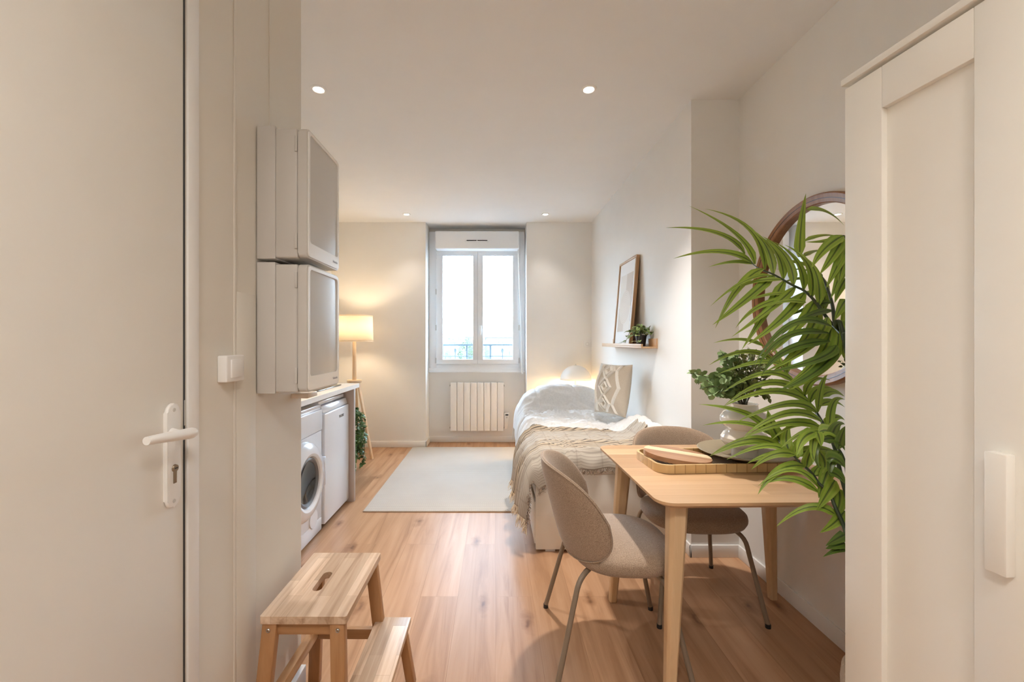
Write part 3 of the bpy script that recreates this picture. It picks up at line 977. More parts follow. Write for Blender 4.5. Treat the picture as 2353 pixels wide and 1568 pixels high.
for a in (-24, 96, 216):
    ca, sa = math.cos(R(a)), math.sin(R(a))
    tp = Vector((.055 * ca, .055 * sa, .84)); bt = Vector((.25 * ca, .25 * sa, 0))
    sd = Vector((-sa, ca, 0)); od = Vector((ca, sa, 0))
    q = lambda c, s: [c + sd * .016 * s - od * .013, c + sd * .016 * s + od * .013, c - sd * .016 * s + od * .013, c - sd * .016 * s - od * .013]
    obj('leg', hexa(bmesh.new(), q(bt, .8), q(tp, 1), .003), LAMPW, t)
obj('lamp_bulb', lathe(bmesh.new(), [(0, 1.44), (.018, 1.44), (.02, 1.46), (.033, 1.49), (.03, 1.52), (0, 1.535)], seg=20), emit_mat('bulb_glow', (1, .78, .5), 8), t)
lamp('POINT', 'floor_lamp_light', (LX, LY, 1.47), 10, (1.0, .75, .47), .06)

t = thing('ivy_plant', 'trailing green ivy spilling down beside the counter end panel by the lamp', 'plant', (-1.50, 4.22, 0))
obj('planter', lathe(bmesh.new(), [(0, 0), (.10, 0), (.11, .02), (.085, .50), (.09, .52), (.082, .52), (.08, .48), (0, .48)], seg=32), POTM, t)
obj('soil', lathe(bmesh.new(), [(0, .495), (.081, .49)], seg=24), SOIL, t)


def ivy_leaf(bm, p, d, up, s, mi=0):
    """five-lobed leaf: fan of triangles with cupped lobes."""
    uvl = bm.loops.layers.uv.verify()
    d = Vector(d).normalized()
    sd = d.cross(Vector(up)).normalized()
    nn = sd.cross(d)
    out = [(0, 0), (-.25, .32), (-.12, .62), (0, .30), (.20, .55), (.35, .42), (.5, .26), (.78, .22), (1.1, 0)]
    pts = [(a, b) for a, b in out] + [(a, -b) for a, b in out[-2:0:-1]]
    c = bm.verts.new(p + d * s * .3 + nn * s * .06)
    vs = [bm.verts.new(p + d * s * a + sd * s * b - nn * s * (.12 * abs(b) + .1 * max(0, a - .5))) for a, b in pts]
    for i in range(len(vs)):
        j = (i + 1) % len(vs)
        f = bm.faces.new((c, vs[i], vs[j])); f.material_index = mi
        for lp, k in zip(f.loops, (None, i, j)):
            lp[uvl].uv = (.5, .3) if k is None else (.5 + pts[k][1] * .8, pts[k][0])


rnd = random.Random(3)
for k in range(11):
    a = -75 + k * 14
    ca, sa = math.cos(R(a)), math.sin(R(a))
    ln = [.58, .42, .50, .55, .36, .50, .45, .40, .5, .3, .4][k]
    rr = .10 + .03 * (k % 3)
    pts = [(.03 * ca, .03 * sa, .50), (.07 * ca, .07 * sa, .62 - .02 * (k % 3)), (rr * ca, rr * sa, .55), ((rr + .03) * ca + .01, (rr + .03) * sa, .55 - ln * .5), ((rr + .02) * ca, (rr + .02) * sa - .01, .57 - ln)]
    pth = spline(pts, 7)
    bm = tube(bmesh.new(), pth, .002, 5, mi=1)
    for i, p in enumerate(pth[3:]):
        for s2 in (1, -1):
            dd = Vector((rnd.uniform(-.6, 1) * ca + rnd.uniform(-.7, .7), rnd.uniform(-.6, 1) * sa + rnd.uniform(-.7, .7), rnd.uniform(-.9, .25)))
            ivy_leaf(bm, p + Vector((rnd.uniform(-.02, .02), rnd.uniform(-.02, .02), 0)), dd, (ca + rnd.uniform(-.4, .4), sa - .3 + rnd.uniform(-.4, .4), .7), rnd.uniform(.028, .046))
    obj('vine', bm, [IVY, STEMB], t, sharp=80)

# ------------------------------------------------------------------ rug
t = thing('area_rug', 'flat-woven cream rug with fine zigzag weave in front of the window', 'rug', (-.38, 4.17, 0))
obj('rug_pile', Bx(-.622, .618, -.965, .965, .001, .0105, .004), RUG, t)
bm = bmesh.new()
for q in ((-.626, .622, -.97, -.962), (-.626, .622, .962, .97), (-.626, -.618, -.97, .97), (.614, .622, -.97, .97)):
    box(bm, *q, .0005, .0095, .003)
obj('rug_binding', bm, RUGEDGE, t)

# ------------------------------------------------------------------ bed
BX0, BX1, BY0, BY1 = .250, 1.160, 2.605, 4.63
t = thing('day_bed', 'white day bed with drawers along the right wall', 'bed', (.7, 3.6, 0))
bm = Bx(BX0, BX1, BY0, BY0 + .022, .012, .475, .002)
obj('foot_panel', bm, WARD, t, world=True)
obj('foot_board', Bx(BX0 + .001, BX1, BY0 - .004, BY0 + .022, .478, .525, .002), WARD, t, world=True)
obj('panel_joint', Bx(BX0 + .004, BX1, BY0 - .0008, BY0 + .001, .2225, .2235), TRIM, t, world=True)
obj('head_panel', Bx(BX0, BX1, BY1 - .022, BY1, .012, .50, .002), WARD, t, world=True)
obj('bed_side', Bx(BX0 + .006, BX0 + .024, BY0 + .022, BY1 - .022, .30, .52, .002), WARD, t, world=True)
for k in range(2):
    y0 = BY0 + .03 + k * .985
    dr = obj('drawer', Bx(BX0 - .006, BX0 + .018, y0, y0 + .975, .035, .295, .003), WARD, t, world=True)
    obj('drawer_pull', Bx(BX0 - .012, BX0 - .005, y0 + .42, y0 + .56, .262, .28, .002), TRIM, dr, world=True)
obj('bed_base', Bx(BX0 + .03, BX1, BY0 + .022, BY1 - .022, .42, .45), WARD, t, world=True)
obj('mattress', Bx(BX0 + .02, BX1, BY0 + .03, BY1 - .03, .45, .565, .03, 4), LINEN, t, world=True)
for x in (.34, 1.08):
    obj('foot', Bx(x - .03, x + .03, BY0 + .002, BY0 + .06, 0, .013), PLASTICG, t, world=True)
obj('cam_cover', lathe(bmesh.new(), [(0, .002), (.009, .002), (.010, 0)], seg=16, mat=Matrix.Translation((BX0 + .045, BY0, .405)) @ axes((1, 0, 0), (0, 0, 1), (0, -1, 0))), PLASTICG, t, world=True)


def sm(a, b, x):
    t = max(0.0, min(1.0, (x - a) / (b - a)))
    return t * t * (3 - 2 * t)


def bed_top(X, Y):
    z = .600
    # propped pillow under the duvet at the head
    fx = max(0.0, 1 - abs((X - .70) / .475) ** 2.6) ** .6 if abs(X - .70) < .475 else 0
    hump = sm(4.10, 4.36, Y) * (1 - .55 * sm(4.45, 4.63, Y))
    z += .235 * hump * fx
    z += .115 * math.exp(-((X - 1.08) / .10) ** 2) * sm(2.66, 2.86, Y) * (1 - sm(3.2, 3.65, Y))
    z -= .020 * math.exp(-((X - 1.0) / .16) ** 2 - ((Y - 3.56) / .26) ** 2)
    # soft wrinkles running mostly across the bed
    calm = 1 - .62 * (1 - sm(3.12, 3.30, Y)) * (1 - sm(.95, 1.05, X))
    amp = .013 * (1 - .7 * hump) * calm
    z += amp * noise.noise(Vector((X * 3.5, Y * 11, 1.3))) + .011 * calm * noise.noise(Vector((X * 6 + Y * 3, Y * 22, 4.1)))
    w = noise.noise(Vector((X * 4 + 3, Y * 15 + X * 3, 9.0)))
    z += .034 * calm * (1 - abs(w)) ** 6 * (1 - .6 * hump)
    # quilting seams
    for xs in (.42, .80):
        z -= .024 * math.exp(-((X - xs - .02 * math.sin(Y * 5)) / .014) ** 2) * (.35 + .65 * hump)
    return z


def drape(p, Y, h0, edge=.262, rad=.075, flare=.05, off=0.0):
    """p = unfolded distance coordinate: p>=edge is on top; below it hangs over the left side."""
    if p >= edge:
        e = p - edge
        z = bed_top(p, Y) + off
        if e < rad:
            z -= rad * (1 - math.sqrt(max(0, 1 - ((rad - e) / rad) ** 2))) * .55
        return Vector((p, Y, z))
    h = edge - p
    zt = bed_top(edge, Y) + off - rad * .55
    wob = .016 * noise.noise(Vector((Y * 9, h * 3, 2.0))) * min(1, h / .1)
    x = edge - .050 * (1 - math.exp(-h / .05)) - flare * h - off + wob
    return Vector((x, Y, zt - h * .98))


nu, nv = 88, 150
pts, uvs = [], []
for i in range(nu):
    for j in range(nv):
        Y = 2.645 + (4.665 - 2.645) * j / (nv - 1)
        p = -.02 + (1.165 + .02) * i / (nu - 1)
        v = drape(p, Y, 0)
        if Y > 4.60:                                   # tuck down behind the head
            v.z -= (Y - 4.60) * 2.0
        pts.append(v); uvs.append((p, Y))
tag(obj('duvet', grid(bmesh.new(), pts, nu, nv, uvs), LINEN, solid=.008, sharp=80), 'crumpled white duvet on the day bed, bulging over the pillow at its head', 'duvet')

# striped throw over the foot of the bed
nu, nv = 96, 84
E, YF0 = .262, 2.628


def throw_pt(p, q):
    off = .023
    if q >= YF0:
        v = drape(p, q, 0, flare=.16, off=off)
        e = q - YF0
        if e < .05 and p >= E:
            v.z -= .05 * (1 - math.sqrt(max(0, 1 - ((.05 - e) / .05) ** 2))) * .6
        if p < E:
            h = E - p
            v.x += .022 * math.sin(q * 34 + 1.0) * min(1, h / .15)
            v.z += .02 * math.sin(q * 11) * min(1, h / .2)
        return v
    h = YF0 - q
    v = drape(p, YF0, 0, flare=.16, off=off)
    yy = YF0 - .048 * (1 - math.exp(-h / .03)) - .05 * h
    if p >= E:
        fold = .010 * math.sin(p * 40) * min(1, h / .06)
        return Vector((p, yy + fold, v.z - .05 * .6 - h * .97))
    hh = E - p                                           # the corner hangs as a soft cone
    a = sm(0, .2, hh)
    return Vector((v.x + .05 * a * min(1, h / .1), yy - .03 * a, v.z - .03 - h * .55 * (1 - a * .5)))


pts, uvs = [], []
for i in range(nu):
    s2 = i / (nu - 1)
    p = -.055 + (1.03 + .055) * s2
    for j in range(nv):
        u = j / (nv - 1)
        q0 = YF0 - (.085 + .10 * (1 - sm(.25, .6, p)))
        q1 = 3.23 + .05 * math.sin(p * 5) - .10 * sm(.8, 1.03, p)
        q = q0 + (q1 - q0) * u
        pts.append(throw_pt(p, q)); uvs.append((p, q))
tw = thing('striped_throw', 'grey and beige striped throw with fringes over the foot of the bed', 'throw blanket', (.6, 2.9, .6))
obj('cloth', grid(bmesh.new(), pts, nu, nv, uvs), THROW, tw, solid=.004, sharp=80, world=True)
bm = bmesh.new()
rnd = random.Random(5)
for j in range(0, nv):
    if j > nv * .82:
        continue
    for k in range(2):
        p = pts[0 * nv + j] + Vector((0, rnd.uniform(-.004, .004), 0))
        ln = rnd.uniform(.045, .075)
        tube(bm, [p, p + Vector((-.008 + rnd.uniform(-.012, .012), rnd.uniform(-.014, .014), -ln * .55)), p + Vector((-.008 + rnd.uniform(-.022, .012), rnd.uniform(-.022, .022), -ln))], [.0022, .002, .001], 4)
f1 = obj('fringe', bm, FRINGE, tw, world=True); f1['kind'] = 'stuff'; f1['label'] = 'cream fringe along the hanging side'
bm = bmesh.new()
for i in range(0, nu):
    p0 = pts[i * nv]
    for k in range(2):
        p = p0 + Vector((rnd.uniform(-.005, .005), -.002, 0))
        ln = rnd.uniform(.020, .034)
        tube(bm, [p, p + Vector((rnd.uniform(-.012, .012), -.003, -ln * .5)), p + Vector((rnd.uniform(-.016, .016), -.004, -ln))], [.0022, .002, .0012], 4)
f2 = obj('fringe', bm, FRINGED, tw, world=True); f2['kind'] = 'stuff'; f2['label'] = 'dark short fringe along the foot edge'

# cushion
cu = thing('tufted_cushion', 'square cream cushion with raised diamond tufting against the right wall', 'cushion', (.985, 3.54, .896))


def pil(u, v, side, n=2.0):
    k = .185 * (1 - .05 * (1 - v * v))
    k2 = .215 * (1 - .05 * (1 - u * u))
    th = .092 * (max(0, 1 - abs(u) ** 2.4) * max(0, 1 - abs(v) ** 2.4)) ** .55
    return Vector((u * k, side * th, v * k2))


def tuft_h(u, v):
    h = 0.0
    for vc in (-.62, .05, .72):
        for rr in (.18, .36):
            dd = abs(abs(u) / 1.0 + abs(v - vc) - rr)
            h = max(h, 1 - dd / .055)
    for s0 in (-1, 1):
        dd = abs(((v * 1.5 + .075) % 1.0) * .66 - abs(u) * .33 * 1 - .2)
    zz = abs((abs(u) - .62) - .13 * math.asin(math.sin(v * 4.7 + 1.4)) / 1.57)
    h = max(h, 1 - zz / .06)
    return max(0.0, h)


n = 64
fr, tf = [], []
for i in range(n):
    for j in range(n):
        u, v = -1 + 2 * i / (n - 1), -1 + 2 * j / (n - 1)
        fr.append(pil(u, v, -1))
bm = grid(bmesh.new(), fr, n, n)
grid(bm, [pil(-1 + 2 * (i // n) / (n - 1), -1 + 2 * (i % n) / (n - 1), 1) for i in range(n * n)], n, n)
bmesh.ops.remove_doubles(bm, verts=bm.verts[:], dist=.0004)
bmesh.ops.recalc_face_normals(bm, faces=bm.faces[:])
cs = obj('cushion_cover', bm, CUSH, cu, sharp=60)
n = 110
bm = bmesh.new()
P_ = {}
for i in range(n):
    for j in range(n):
        u, v = -1 + 2 * i / (n - 1), -1 + 2 * j / (n - 1)
        h = tuft_h(u, v) if max(abs(u), abs(v)) < .95 else 0
        p = pil(u, v, -1)
        P_[i, j] = (p + Vector((0, -.021 * math.sqrt(h) + (.004 if h == 0 else 0), 0)), h)
V_ = {}
for i in range(n - 1):
    for j in range(n - 1):
        q = [(i, j), (i, j + 1), (i + 1, j + 1), (i + 1, j)]
        if sum(P_[k][1] > 0 for k in q) >= 1:
            bm.faces.new([V_.setdefault(k, None) or V_.__setitem__(k, bm.verts.new(P_[k][0])) or V_[k] for k in q])
bmesh.ops.recalc_face_normals(bm, faces=bm.faces[:])
obj('tufting', bm, TUFT, cs, sharp=80)
nd = Vector((-.87, -.46, .19)).normalized()
zc = Vector((.22, .13, 1)); zc = (zc - nd * zc.dot(nd)).normalized()
xc = (-nd).cross(zc).normalized() * -1
xc = zc.cross(nd).normalized() * 1.0
Mc = axes(xc, -nd, xc.cross(-nd))
cu.rotation_euler = Mc.to_euler()

# dome lamp behind the head of the bed
t = thing('dome_lamp', 'lit lamp with ribbed white dome shade behind the head of the bed', 'lamp', (.94, 4.93, 0))
prof = []
for k in range(13):
    a = R(90 * k / 12)
    prof.append((.176 * math.sin(a), .845 + .170 * math.cos(a)))
bm = bmesh.new()
seg = 72
ring = []
for k, (rr, z) in enumerate(prof):
    if k == 0:
        continue
    ring.append([Vector((rr * (1 + .012 * math.cos(q * 2 * math.pi / seg * 36)) * math.cos(q * 2 * math.pi / seg), rr * (1 + .012 * math.cos(q * 2 * math.pi / seg * 36)) * math.sin(q * 2 * math.pi / seg), z)) for q in range(seg)])
grid(bm, [p for q in range(seg) for p in [rg[q] for rg in ring]], seg, len(ring), closed_u=True)
dm = obj('lamp_shade', bm, DOME, t, solid=.003, sharp=70)
obj('finial', lathe(bmesh.new(), [(.016, 1.012), (.012, 1.02), (.005, 1.024), (.006, 1.03), (0, 1.034)], seg=16), STEEL, dm)
obj('stem', lathe(bmesh.new(), [(0, .02), (.012, .02), (.012, 1.015), (0, 1.015)], seg=16), STEEL, t)
obj('base', lathe(bmesh.new(), [(0, 0), (.12, 0), (.12, .015), (.11, .02), (0, .022)], seg=40), STEEL, t)
lamp('POINT', 'dome_lamp_light', (.94, 4.93, .862), 9, (1.0, .66, .30), .05)

# ------------------------------------------------------------------ shelf, picture, small plant
t = thing('picture_ledge', 'narrow light wood picture ledge on the right wall above the bed', 'shelf', (XR, 3.63, 1.246))
obj('shelf_base', Bx(-.12, 0, -.565, .565, 0, .012, .001), BIRCH, t)
obj('front_lip', Bx(-.12, -.108, -.565, .565, .012, .032, .001), BIRCH, t)
obj('back_lip', Bx(-.012, 0, -.565, .565, .012, .072, .001), BIRCH, t)

FWD, FHT, FTH = .47, .745, .028
lean = math.asin(.062 / FHT)
t = thing('framed_print', 'tall oak-framed abstract beige print leaning on the picture ledge', 'picture', (1.085, 3.66, 1.2615))
# local: x along the wall (towards -Y seen from the room), y into the wall, z up
t.rotation_euler = (Matrix.Rotation(R(-90), 3, 'Z') @ Matrix.Rotation(-lean, 3, 'X')).to_euler()
bm = bmesh.new()
hw = FWD / 2
for q in ((-hw, hw, 0, .018), (-hw, hw, FHT - .018, FHT), (-hw, -hw + .018, .018, FHT - .018), (hw - .018, hw, .018, FHT - .018)):
    box(bm, q[0], q[1], 0, FTH, q[2], q[3], .001)
obj('frame', bm, FRAMEW, t)
mt = obj('mount', Bx(-hw + .015, hw - .015, .010, .016, .015, FHT - .015), PAPER, t)
ao = obj('art_print', Bx(-.165, .165, -.0006, 0, -.25, .25), ART, t)
ao.location = (0, .0098, FHT / 2 + .0)
obj('backing', Bx(-hw + .012, hw - .012, .017, FTH - .002, .012, FHT - .012), FRAMEW, t)

t = thing('shelf_plant', 'small variegated trailing plant in a black pot on the picture ledge', 'plant', (1.117, 3.235, 1.2595))
obj('pot', lathe(bmesh.new(), [(0, 0), (.031, 0), (.042, .078), (.045, .078), (.045, .086), (.040, .086), (.038, .07), (0, .068)], seg=28), POTBLK, t)
obj('soil', lathe(bmesh.new(), [(0, .075), (.039, .072)], seg=20), SOIL, t)
rnd = random.Random(11)
for k in range(8):
    a = R(k * 45 + 12)
    le = (.10, .13, .07, .16, .09, .20, .10, .14)[k]
    dx, dy = math.cos(a) * (.7 if math.cos(a) < 0 else .45), math.sin(a)
    pth = spline([(0, 0, .07), (dx * le * .35, dy * le * .35, .12 + .02 * (k % 3)), (dx * le * .7, dy * le * .7, .11), (dx * le, dy * le, .085 - .06 * (le > .15))], 5)
    bm = tube(bmesh.new(), pth, .0016, 5, mi=1)
    for i, p in enumerate(pth[3:]):
        if (i + k) % 2 and i > 2 and i != len(pth) - 4:
            continue
        dd = Vector((dx + rnd.uniform(-.9, .7), dy + rnd.uniform(-.9, .9), rnd.uniform(-.4, .3))).normalized()
        s2 = rnd.uniform(.04, .062)
        if (p + dd * s2).x > .045:
            dd.x = -abs(dd.x)
        if (p + dd * s2).x > -.07 and (p + dd * s2).z < .085:
            dd.z = abs(dd.z) + .35
        strip(bm, bez(p, p + dd * s2 * .5 + Vector((0, 0, .014)), p + dd * s2 - Vector((0, 0, .012)), 6), s2 * .3, (rnd.uniform(-.5, .1), rnd.uniform(-.5, .1), 1), .15, 'leaf')
    obj('vine', bm, [VARI, STEMB], t, sharp=80)

# ------------------------------------------------------------------ dining table
TX0, TX1, TY0, TY1, TZ = .558, 1.438, 1.448, 2.262, .74
TR = R(1.2)
t = thing('dining_table', 'light wood dining table with rounded corners beside the right wall', 'table', (.998, 1.869, 0), TR)
hx, hy = (TX1 - TX0) / 2, (TY1 - TY0) / 2
bm = bmesh.new()
o1 = rrect(-hx, hx, -hy, hy, .062, 8); o2 = rrect(-hx + .03, hx - .03, -hy + .03, hy - .03, .045, 8)
tt = bmesh.new()
lv = []
for o, z in ((o1, TZ), (o1, TZ - .010), (o2, TZ - .028)):
    lv.append([tt.verts.new((x, y, z)) for x, y in o])
tt.faces.new(lv[0]); tt.faces.new(lv[2][::-1])
for a, b in zip(lv, lv[1:]):
    for i in range(len(a)):
        j = (i + 1) % len(a)
        tt.faces.new((a[i], b[i], b[j], a[j]))
bmesh.ops.recalc_face_normals(tt, faces=tt.faces[:])
merge(bm, tt)
obj('tabletop', bm, OAK, t, sharp=25)
obj('apron', Bx(-hx + .12, hx - .12, -hy + .11, hy - .11, TZ - .045, TZ - .028, .004), OAK, t)
for sx in (-1, 1):
    for sy in (-1, 1):
        tp = Vector((sx * (hx - .082), sy * (hy - .095), TZ - .026)); bt = Vector((sx * (hx - .034), sy * (hy - .045), 0))
        if sy < 0:
            tp.x -= sx * .020; bt.x -= sx * .018
        if sy > 0:
            bt.y = hy - .155; tp.y = hy - .185
        def q(c, w):
            ch = w * .42
            return [c + Vector(v) for v in ((-w + ch, -w, 0), (w - ch, -w, 0), (w, -w + ch, 0), (w, w - ch, 0), (w - ch, w, 0), (-w + ch, w, 0), (-w, w - ch, 0), (-w, -w + ch, 0))]
        obj('leg', hexa(bmesh.new(), q(bt, .0185), q(tp, .034), .002), OAKZ, t, sharp=20)

# ------------------------------------------------------------------ chairs
def make_chair(label, group):
    t = thing('dining_chair', label, 'chair', group=group)
    # seat cushion: superellipse outline, rounded edge
    bm = bmesh.new()
    prof = [(0, .404), (.55, .404), (.86, .406), (.955, .414), (.995, .432), (1.0, .445), (.985, .460), (.93, .472), (.8, .481), (.5, .487), (0, .489)]
    seg = 56
    pts = []
    for q in range(seg):
        a = 2 * math.pi * q / seg
        ca, sa = math.cos(a), math.sin(a)
        ex = 2 / 2.6
        ux = math.copysign(abs(ca) ** ex, ca); uy = math.copysign(abs(sa) ** ex, sa)
        for rr, z in prof:
            pts.append(Vector((.040 + ux * .208 * rr, uy * .240 * rr, z)))
    grid(bm, pts, seg, len(prof), closed_u=True)
    bmesh.ops.remove_doubles(bm, verts=bm.verts[:], dist=.0005)
    bmesh.ops.recalc_face_normals(bm, faces=bm.faces[:])
    obj('seat', bm, CHAIRF, t, sharp=70)

    # wrap-around backrest shell
    def mid(u, v):
        ang = R(80) * u * (1 - .20 * max(0, v))
        z = .617 + .190 * v
        k = (z - .427) / .39
        rx = .205 + .03 * k
        ry = .240 + .022 * k
        cx = .022 - .072 * k
        return Vector((cx - rx * math.cos(ang), ry * math.sin(ang), z + .02 * math.cos(ang) * 0 - .03 * (1 - math.cos(ang)) * v))

    def nrm(u, v):
        e = 1e-3
        a = mid(u + e, v) - mid(u - e, v); b = mid(u, v + e) - mid(u, v - e)
        return a.cross(b).normalized()
    nr, ns = 14, 72
    ex = 2 / 3.5

    def disc(r, q):
        a = 2 * math.pi * q / ns
        ca, sa = math.cos(a), math.sin(a)
        return r * math.copysign(abs(ca) ** ex, ca), r * math.copysign(abs(sa) ** ex, sa)
    bm = bmesh.new()
    pts = []
    rs = [k / nr for k in range(nr + 1)]
    rs = [math.sin(r * math.pi / 2) ** .9 for r in rs]
    for q in range(ns):
        row = []
        for r in rs:
            u, v = disc(r, q)
            row.append(mid(u, v) + nrm(u, v) * .0175 * max(0, 1 - r ** 5) ** .5)
        for r in rs[-2::-1]:
            u, v = disc(r, q)
            row.append(mid(u, v) - nrm(u, v) * .0175 * max(0, 1 - r ** 5) ** .5)
        pts += row
    grid(bm, pts, ns, 2 * nr + 1, closed_u=True)
    bmesh.ops.remove_doubles(bm, verts=bm.verts[:], dist=.0003)
    bmesh.ops.recalc_face_normals(bm, faces=bm.faces[:])
    bk = obj('backrest', bm, CHAIRF, t, sharp=75)
    bm = bmesh.new()
    rim = []
    for q in range(ns):
        u, v = disc(.985, q)
        n0 = nrm(u, v); c = mid(u, v)
        out = Vector((c.x + .05, c.y, 0)).normalized()
        n0 = n0 if n0.dot(out) * 1 > 0 else -n0
        rim.append(c + n0 * .008)
    tube(bm, rim, .0028, 6, closed=True)
    obj('piping', bm, CHAIRF, bk)
    for sx, sy in ((-1, -1), (-1, 1), (1, -1), (1, 1)):
        ft = Vector((.005 + sx * .252, sy * .246, .012)); tp = Vector((.01 + sx * .165, sy * .185, .385)); inn = Vector((.01 + sx * .10, sy * .12, .402))
        pth = [ft] + bez(tp + (ft - tp) * .14, tp + Vector((0, 0, .012)), inn, 7)
        lg = obj('leg', tube(bmesh.new(), pth, .0105, 12), CHAIRL, t)
        obj('foot_cap', tube(bmesh.new(), [ft + Vector((0, 0, -.012)), ft + Vector((0, 0, .006))], .0118, 12), DARK, lg)
    bm = tube(bmesh.new(), [(-.09, -.12, .402), (-.09, .12, .402)], .010, 10)
    tube(bm, [(.11, -.12, .402), (.11, .12, .402)], .010, 10)
    tube(bm, [(-.10, 0, .40), (.12, 0, .40)], .010, 10)
    obj('seat_frame', bm, CHAIRL, t)
    return t


ca = make_chair('taupe upholstered chair in front with its rounded back to the room', 'taupe dining chairs at the table')
ca.location = (.485, 1.805, 0)
ca.rotation_euler = (0, 0, R(-2))
cb = copy_tree(ca)
cb['label'] = 'taupe upholstered chair on the far side of the table facing the viewpoint'
cb.location = (.99, 2.170, 0)
cb.rotation_euler = (0, 0, R(-90))

# ------------------------------------------------------------------ things on the table
t = thing('serving_tray', 'rectangular bamboo-rimmed woven tray on the dining table', 'tray', (1.012, 1.932, TZ + .001), R(3.5))
a, b = rrect(-.335, .335, -.140, .140, .055, 8), rrect(-.323, .323, -.128, .128, .045, 8)
obj('tray_rim', prism(bmesh.new(), a, 0, .036, hole=b), BAMBOO, t)
obj('tray_floor', prism(bmesh.new(), b, 0.001, .009), WEAVE, t)

t = thing('cutting_board', 'oval two-tone wooden cutting board lying in the tray', 'cutting board', (.818, 1.900, TZ + .0435))
ex = 2 / 2.3
out = []
for q in range(56):
    a = 2 * math.pi * q / 56
    out.append((.142 * math.copysign(abs(math.cos(a)) ** ex, math.cos(a)), .088 * math.copysign(abs(math.sin(a)) ** ex, math.sin(a))))


def clip(pts, y0, y1):
    r = []
    n = len(pts)
    for yv, keep in ((y0, 1), (y1, -1)):
        r = []
        n = len(pts)
        for i in range(n):
            p, q = pts[i], pts[(i + 1) % n]
            a, b = (p[1] - yv) * keep >= 0, (q[1] - yv) * keep >= 0
            if a: r.append(p)
            if a != b:
                s = (yv - p[1]) / (q[1] - p[1])
                r.append((p[0] + (q[0] - p[0]) * s, yv))
        pts = r
    return pts


bm = prism(bmesh.new(), clip(out, -.1, .006), -.010, .010, .004, 3, mi=0)
prism(bm, clip(out, .006, .052), -.010, .010, .004, 3, mi=1)
prism(bm, clip(out, .052, .1), -.010, .010, .004, 3, mi=0)
obj('board', bm, [ACW, ACL], t, sharp=40)
t.rotation_euler = (Matrix.Rotation(R(-20), 3, 'Z') @ Matrix.Rotation(R(5.0), 3, 'Y') @ Matrix.Rotation(R(4.0), 3, 'X')).to_euler()

PCX, PCY = 1.150, 1.948
t = tag(obj('serving_plate', lathe(bmesh.new(), [(0, 0), (.060, 0), (.067, .002), (.100, .0265), (.130, .034), (.196, .043), (.199, .046), (.196, .049), (.132, .040), (.104, .034), (.074, .012), (0, .008)], seg=64), PLATEM, loc=(PCX, PCY, TZ + .011)),
        'wide olive-grey ceramic plate under the vase on the tray', 'plate')
prof = [(0, 0), (.054, 0), (.056, .004), (.055, .036), (.060, .046), (.085, .056), (.099, .075), (.100, .092), (.086, .114), (.066, .126), (.066, .130), (.088, .142), (.102, .164), (.102, .184), (.088, .206), (.064, .219), (.056, .224), (.054, .243), (.057, .248), (.050, .248), (.047, .225), (.04, .19), (0, .18)]
tag(obj('bubble_vase', lathe(bmesh.new(), prof, seg=56), STONEW, loc=(PCX + .002, PCY + .002, TZ + .0240)), 'glossy cream bubble-shaped vase on the olive plate', 'vase')

VT = Vector((PCX + .004, PCY + .004, TZ + .0215))
t = thing('foliage_bouquet', 'green eucalyptus foliage bouquet standing in the cream vase', 'bouquet', VT)
rnd = random.Random(21)
# (tip px x, y, depth offset, kind)
SPR = [(1592, 858, -.06, 'e'), (1622, 890, -.10, 'e'), (1660, 812, .02, 'e'), (1605, 872, .05, 'e'), (1688, 815, -.04, 'e'), (1640, 905, -.12, 'e'), (1650, 855, -.05, 'e'), (1668, 870, -.1, 'e'),
       (1715, 820, .03, 's'), (1735, 815, -.05, 's'), (1752, 835, .04, 's'), (1700, 830, -.08, 's'), (1760, 872, -.03, 's'), (1735, 850, -.1, 's'), (1690, 855, -.1, 's'), (1720, 880, -.12, 's'), (1762, 905, -.06, 's'), (1705, 900, -.13, 's')]
for X, Y, dz, kd in SPR:
    tip = px(X, Y, VT.y + dz) - VT
    base = Vector((rnd.uniform(-.02, .02), rnd.uniform(-.02, .02), .20))
    neck = Vector((tip.x * .14, tip.y * .14, .262))
    midp = neck + (tip - neck) * .5 + Vector((0, 0, .03))
    pth = spline([base, neck, midp, tip], 6)
    bm = tube(bmesh.new(), pth, .0017, 5, mi=1)
    nl = len(pth)
    for i in range(9, nl):
        f = (i - 9) / (nl - 10)
        d = (pth[min(i + 1, nl - 1)] - pth[i - 1]).normalized()
        for s2 in range(3 if kd == 'e' else 6):
            rv = Vector((rnd.uniform(-1, 1), rnd.uniform(-1, 1), rnd.uniform(-1, 1)))
            side = (rv - d * rv.dot(d)).normalized()
            if kd == 'e':
                sz = (.050 - .024 * f) * rnd.uniform(.8, 1.2)
                dd = (side + d * .45).normalized()
                strip(bm, bez(pth[i], pth[i] + dd * sz * .5, pth[i] + dd * sz + Vector((0, 0, -.004)), 6), sz * .46, rv.cross(dd) + Vector((0, -.5, .6)), .12, 'oval')
            else:
                p0 = pth[i] + d * rnd.uniform(-.012, .012)
                sz = rnd.uniform(.018, .032)
                dd = (side + d * .7).normalized()
                p1 = p0 + dd * rnd.uniform(.004, .022)
                strip(bm, bez(p1, p1 + dd * sz * .5, p1 + dd * sz, 4), sz * .28, rv.cross(dd) + Vector((0, -.4, .4)), .15, 'leaf')
    obj('sprig', bm, [EUC if kd == 'e' else EUCD, STEMB], t, sharp=80)

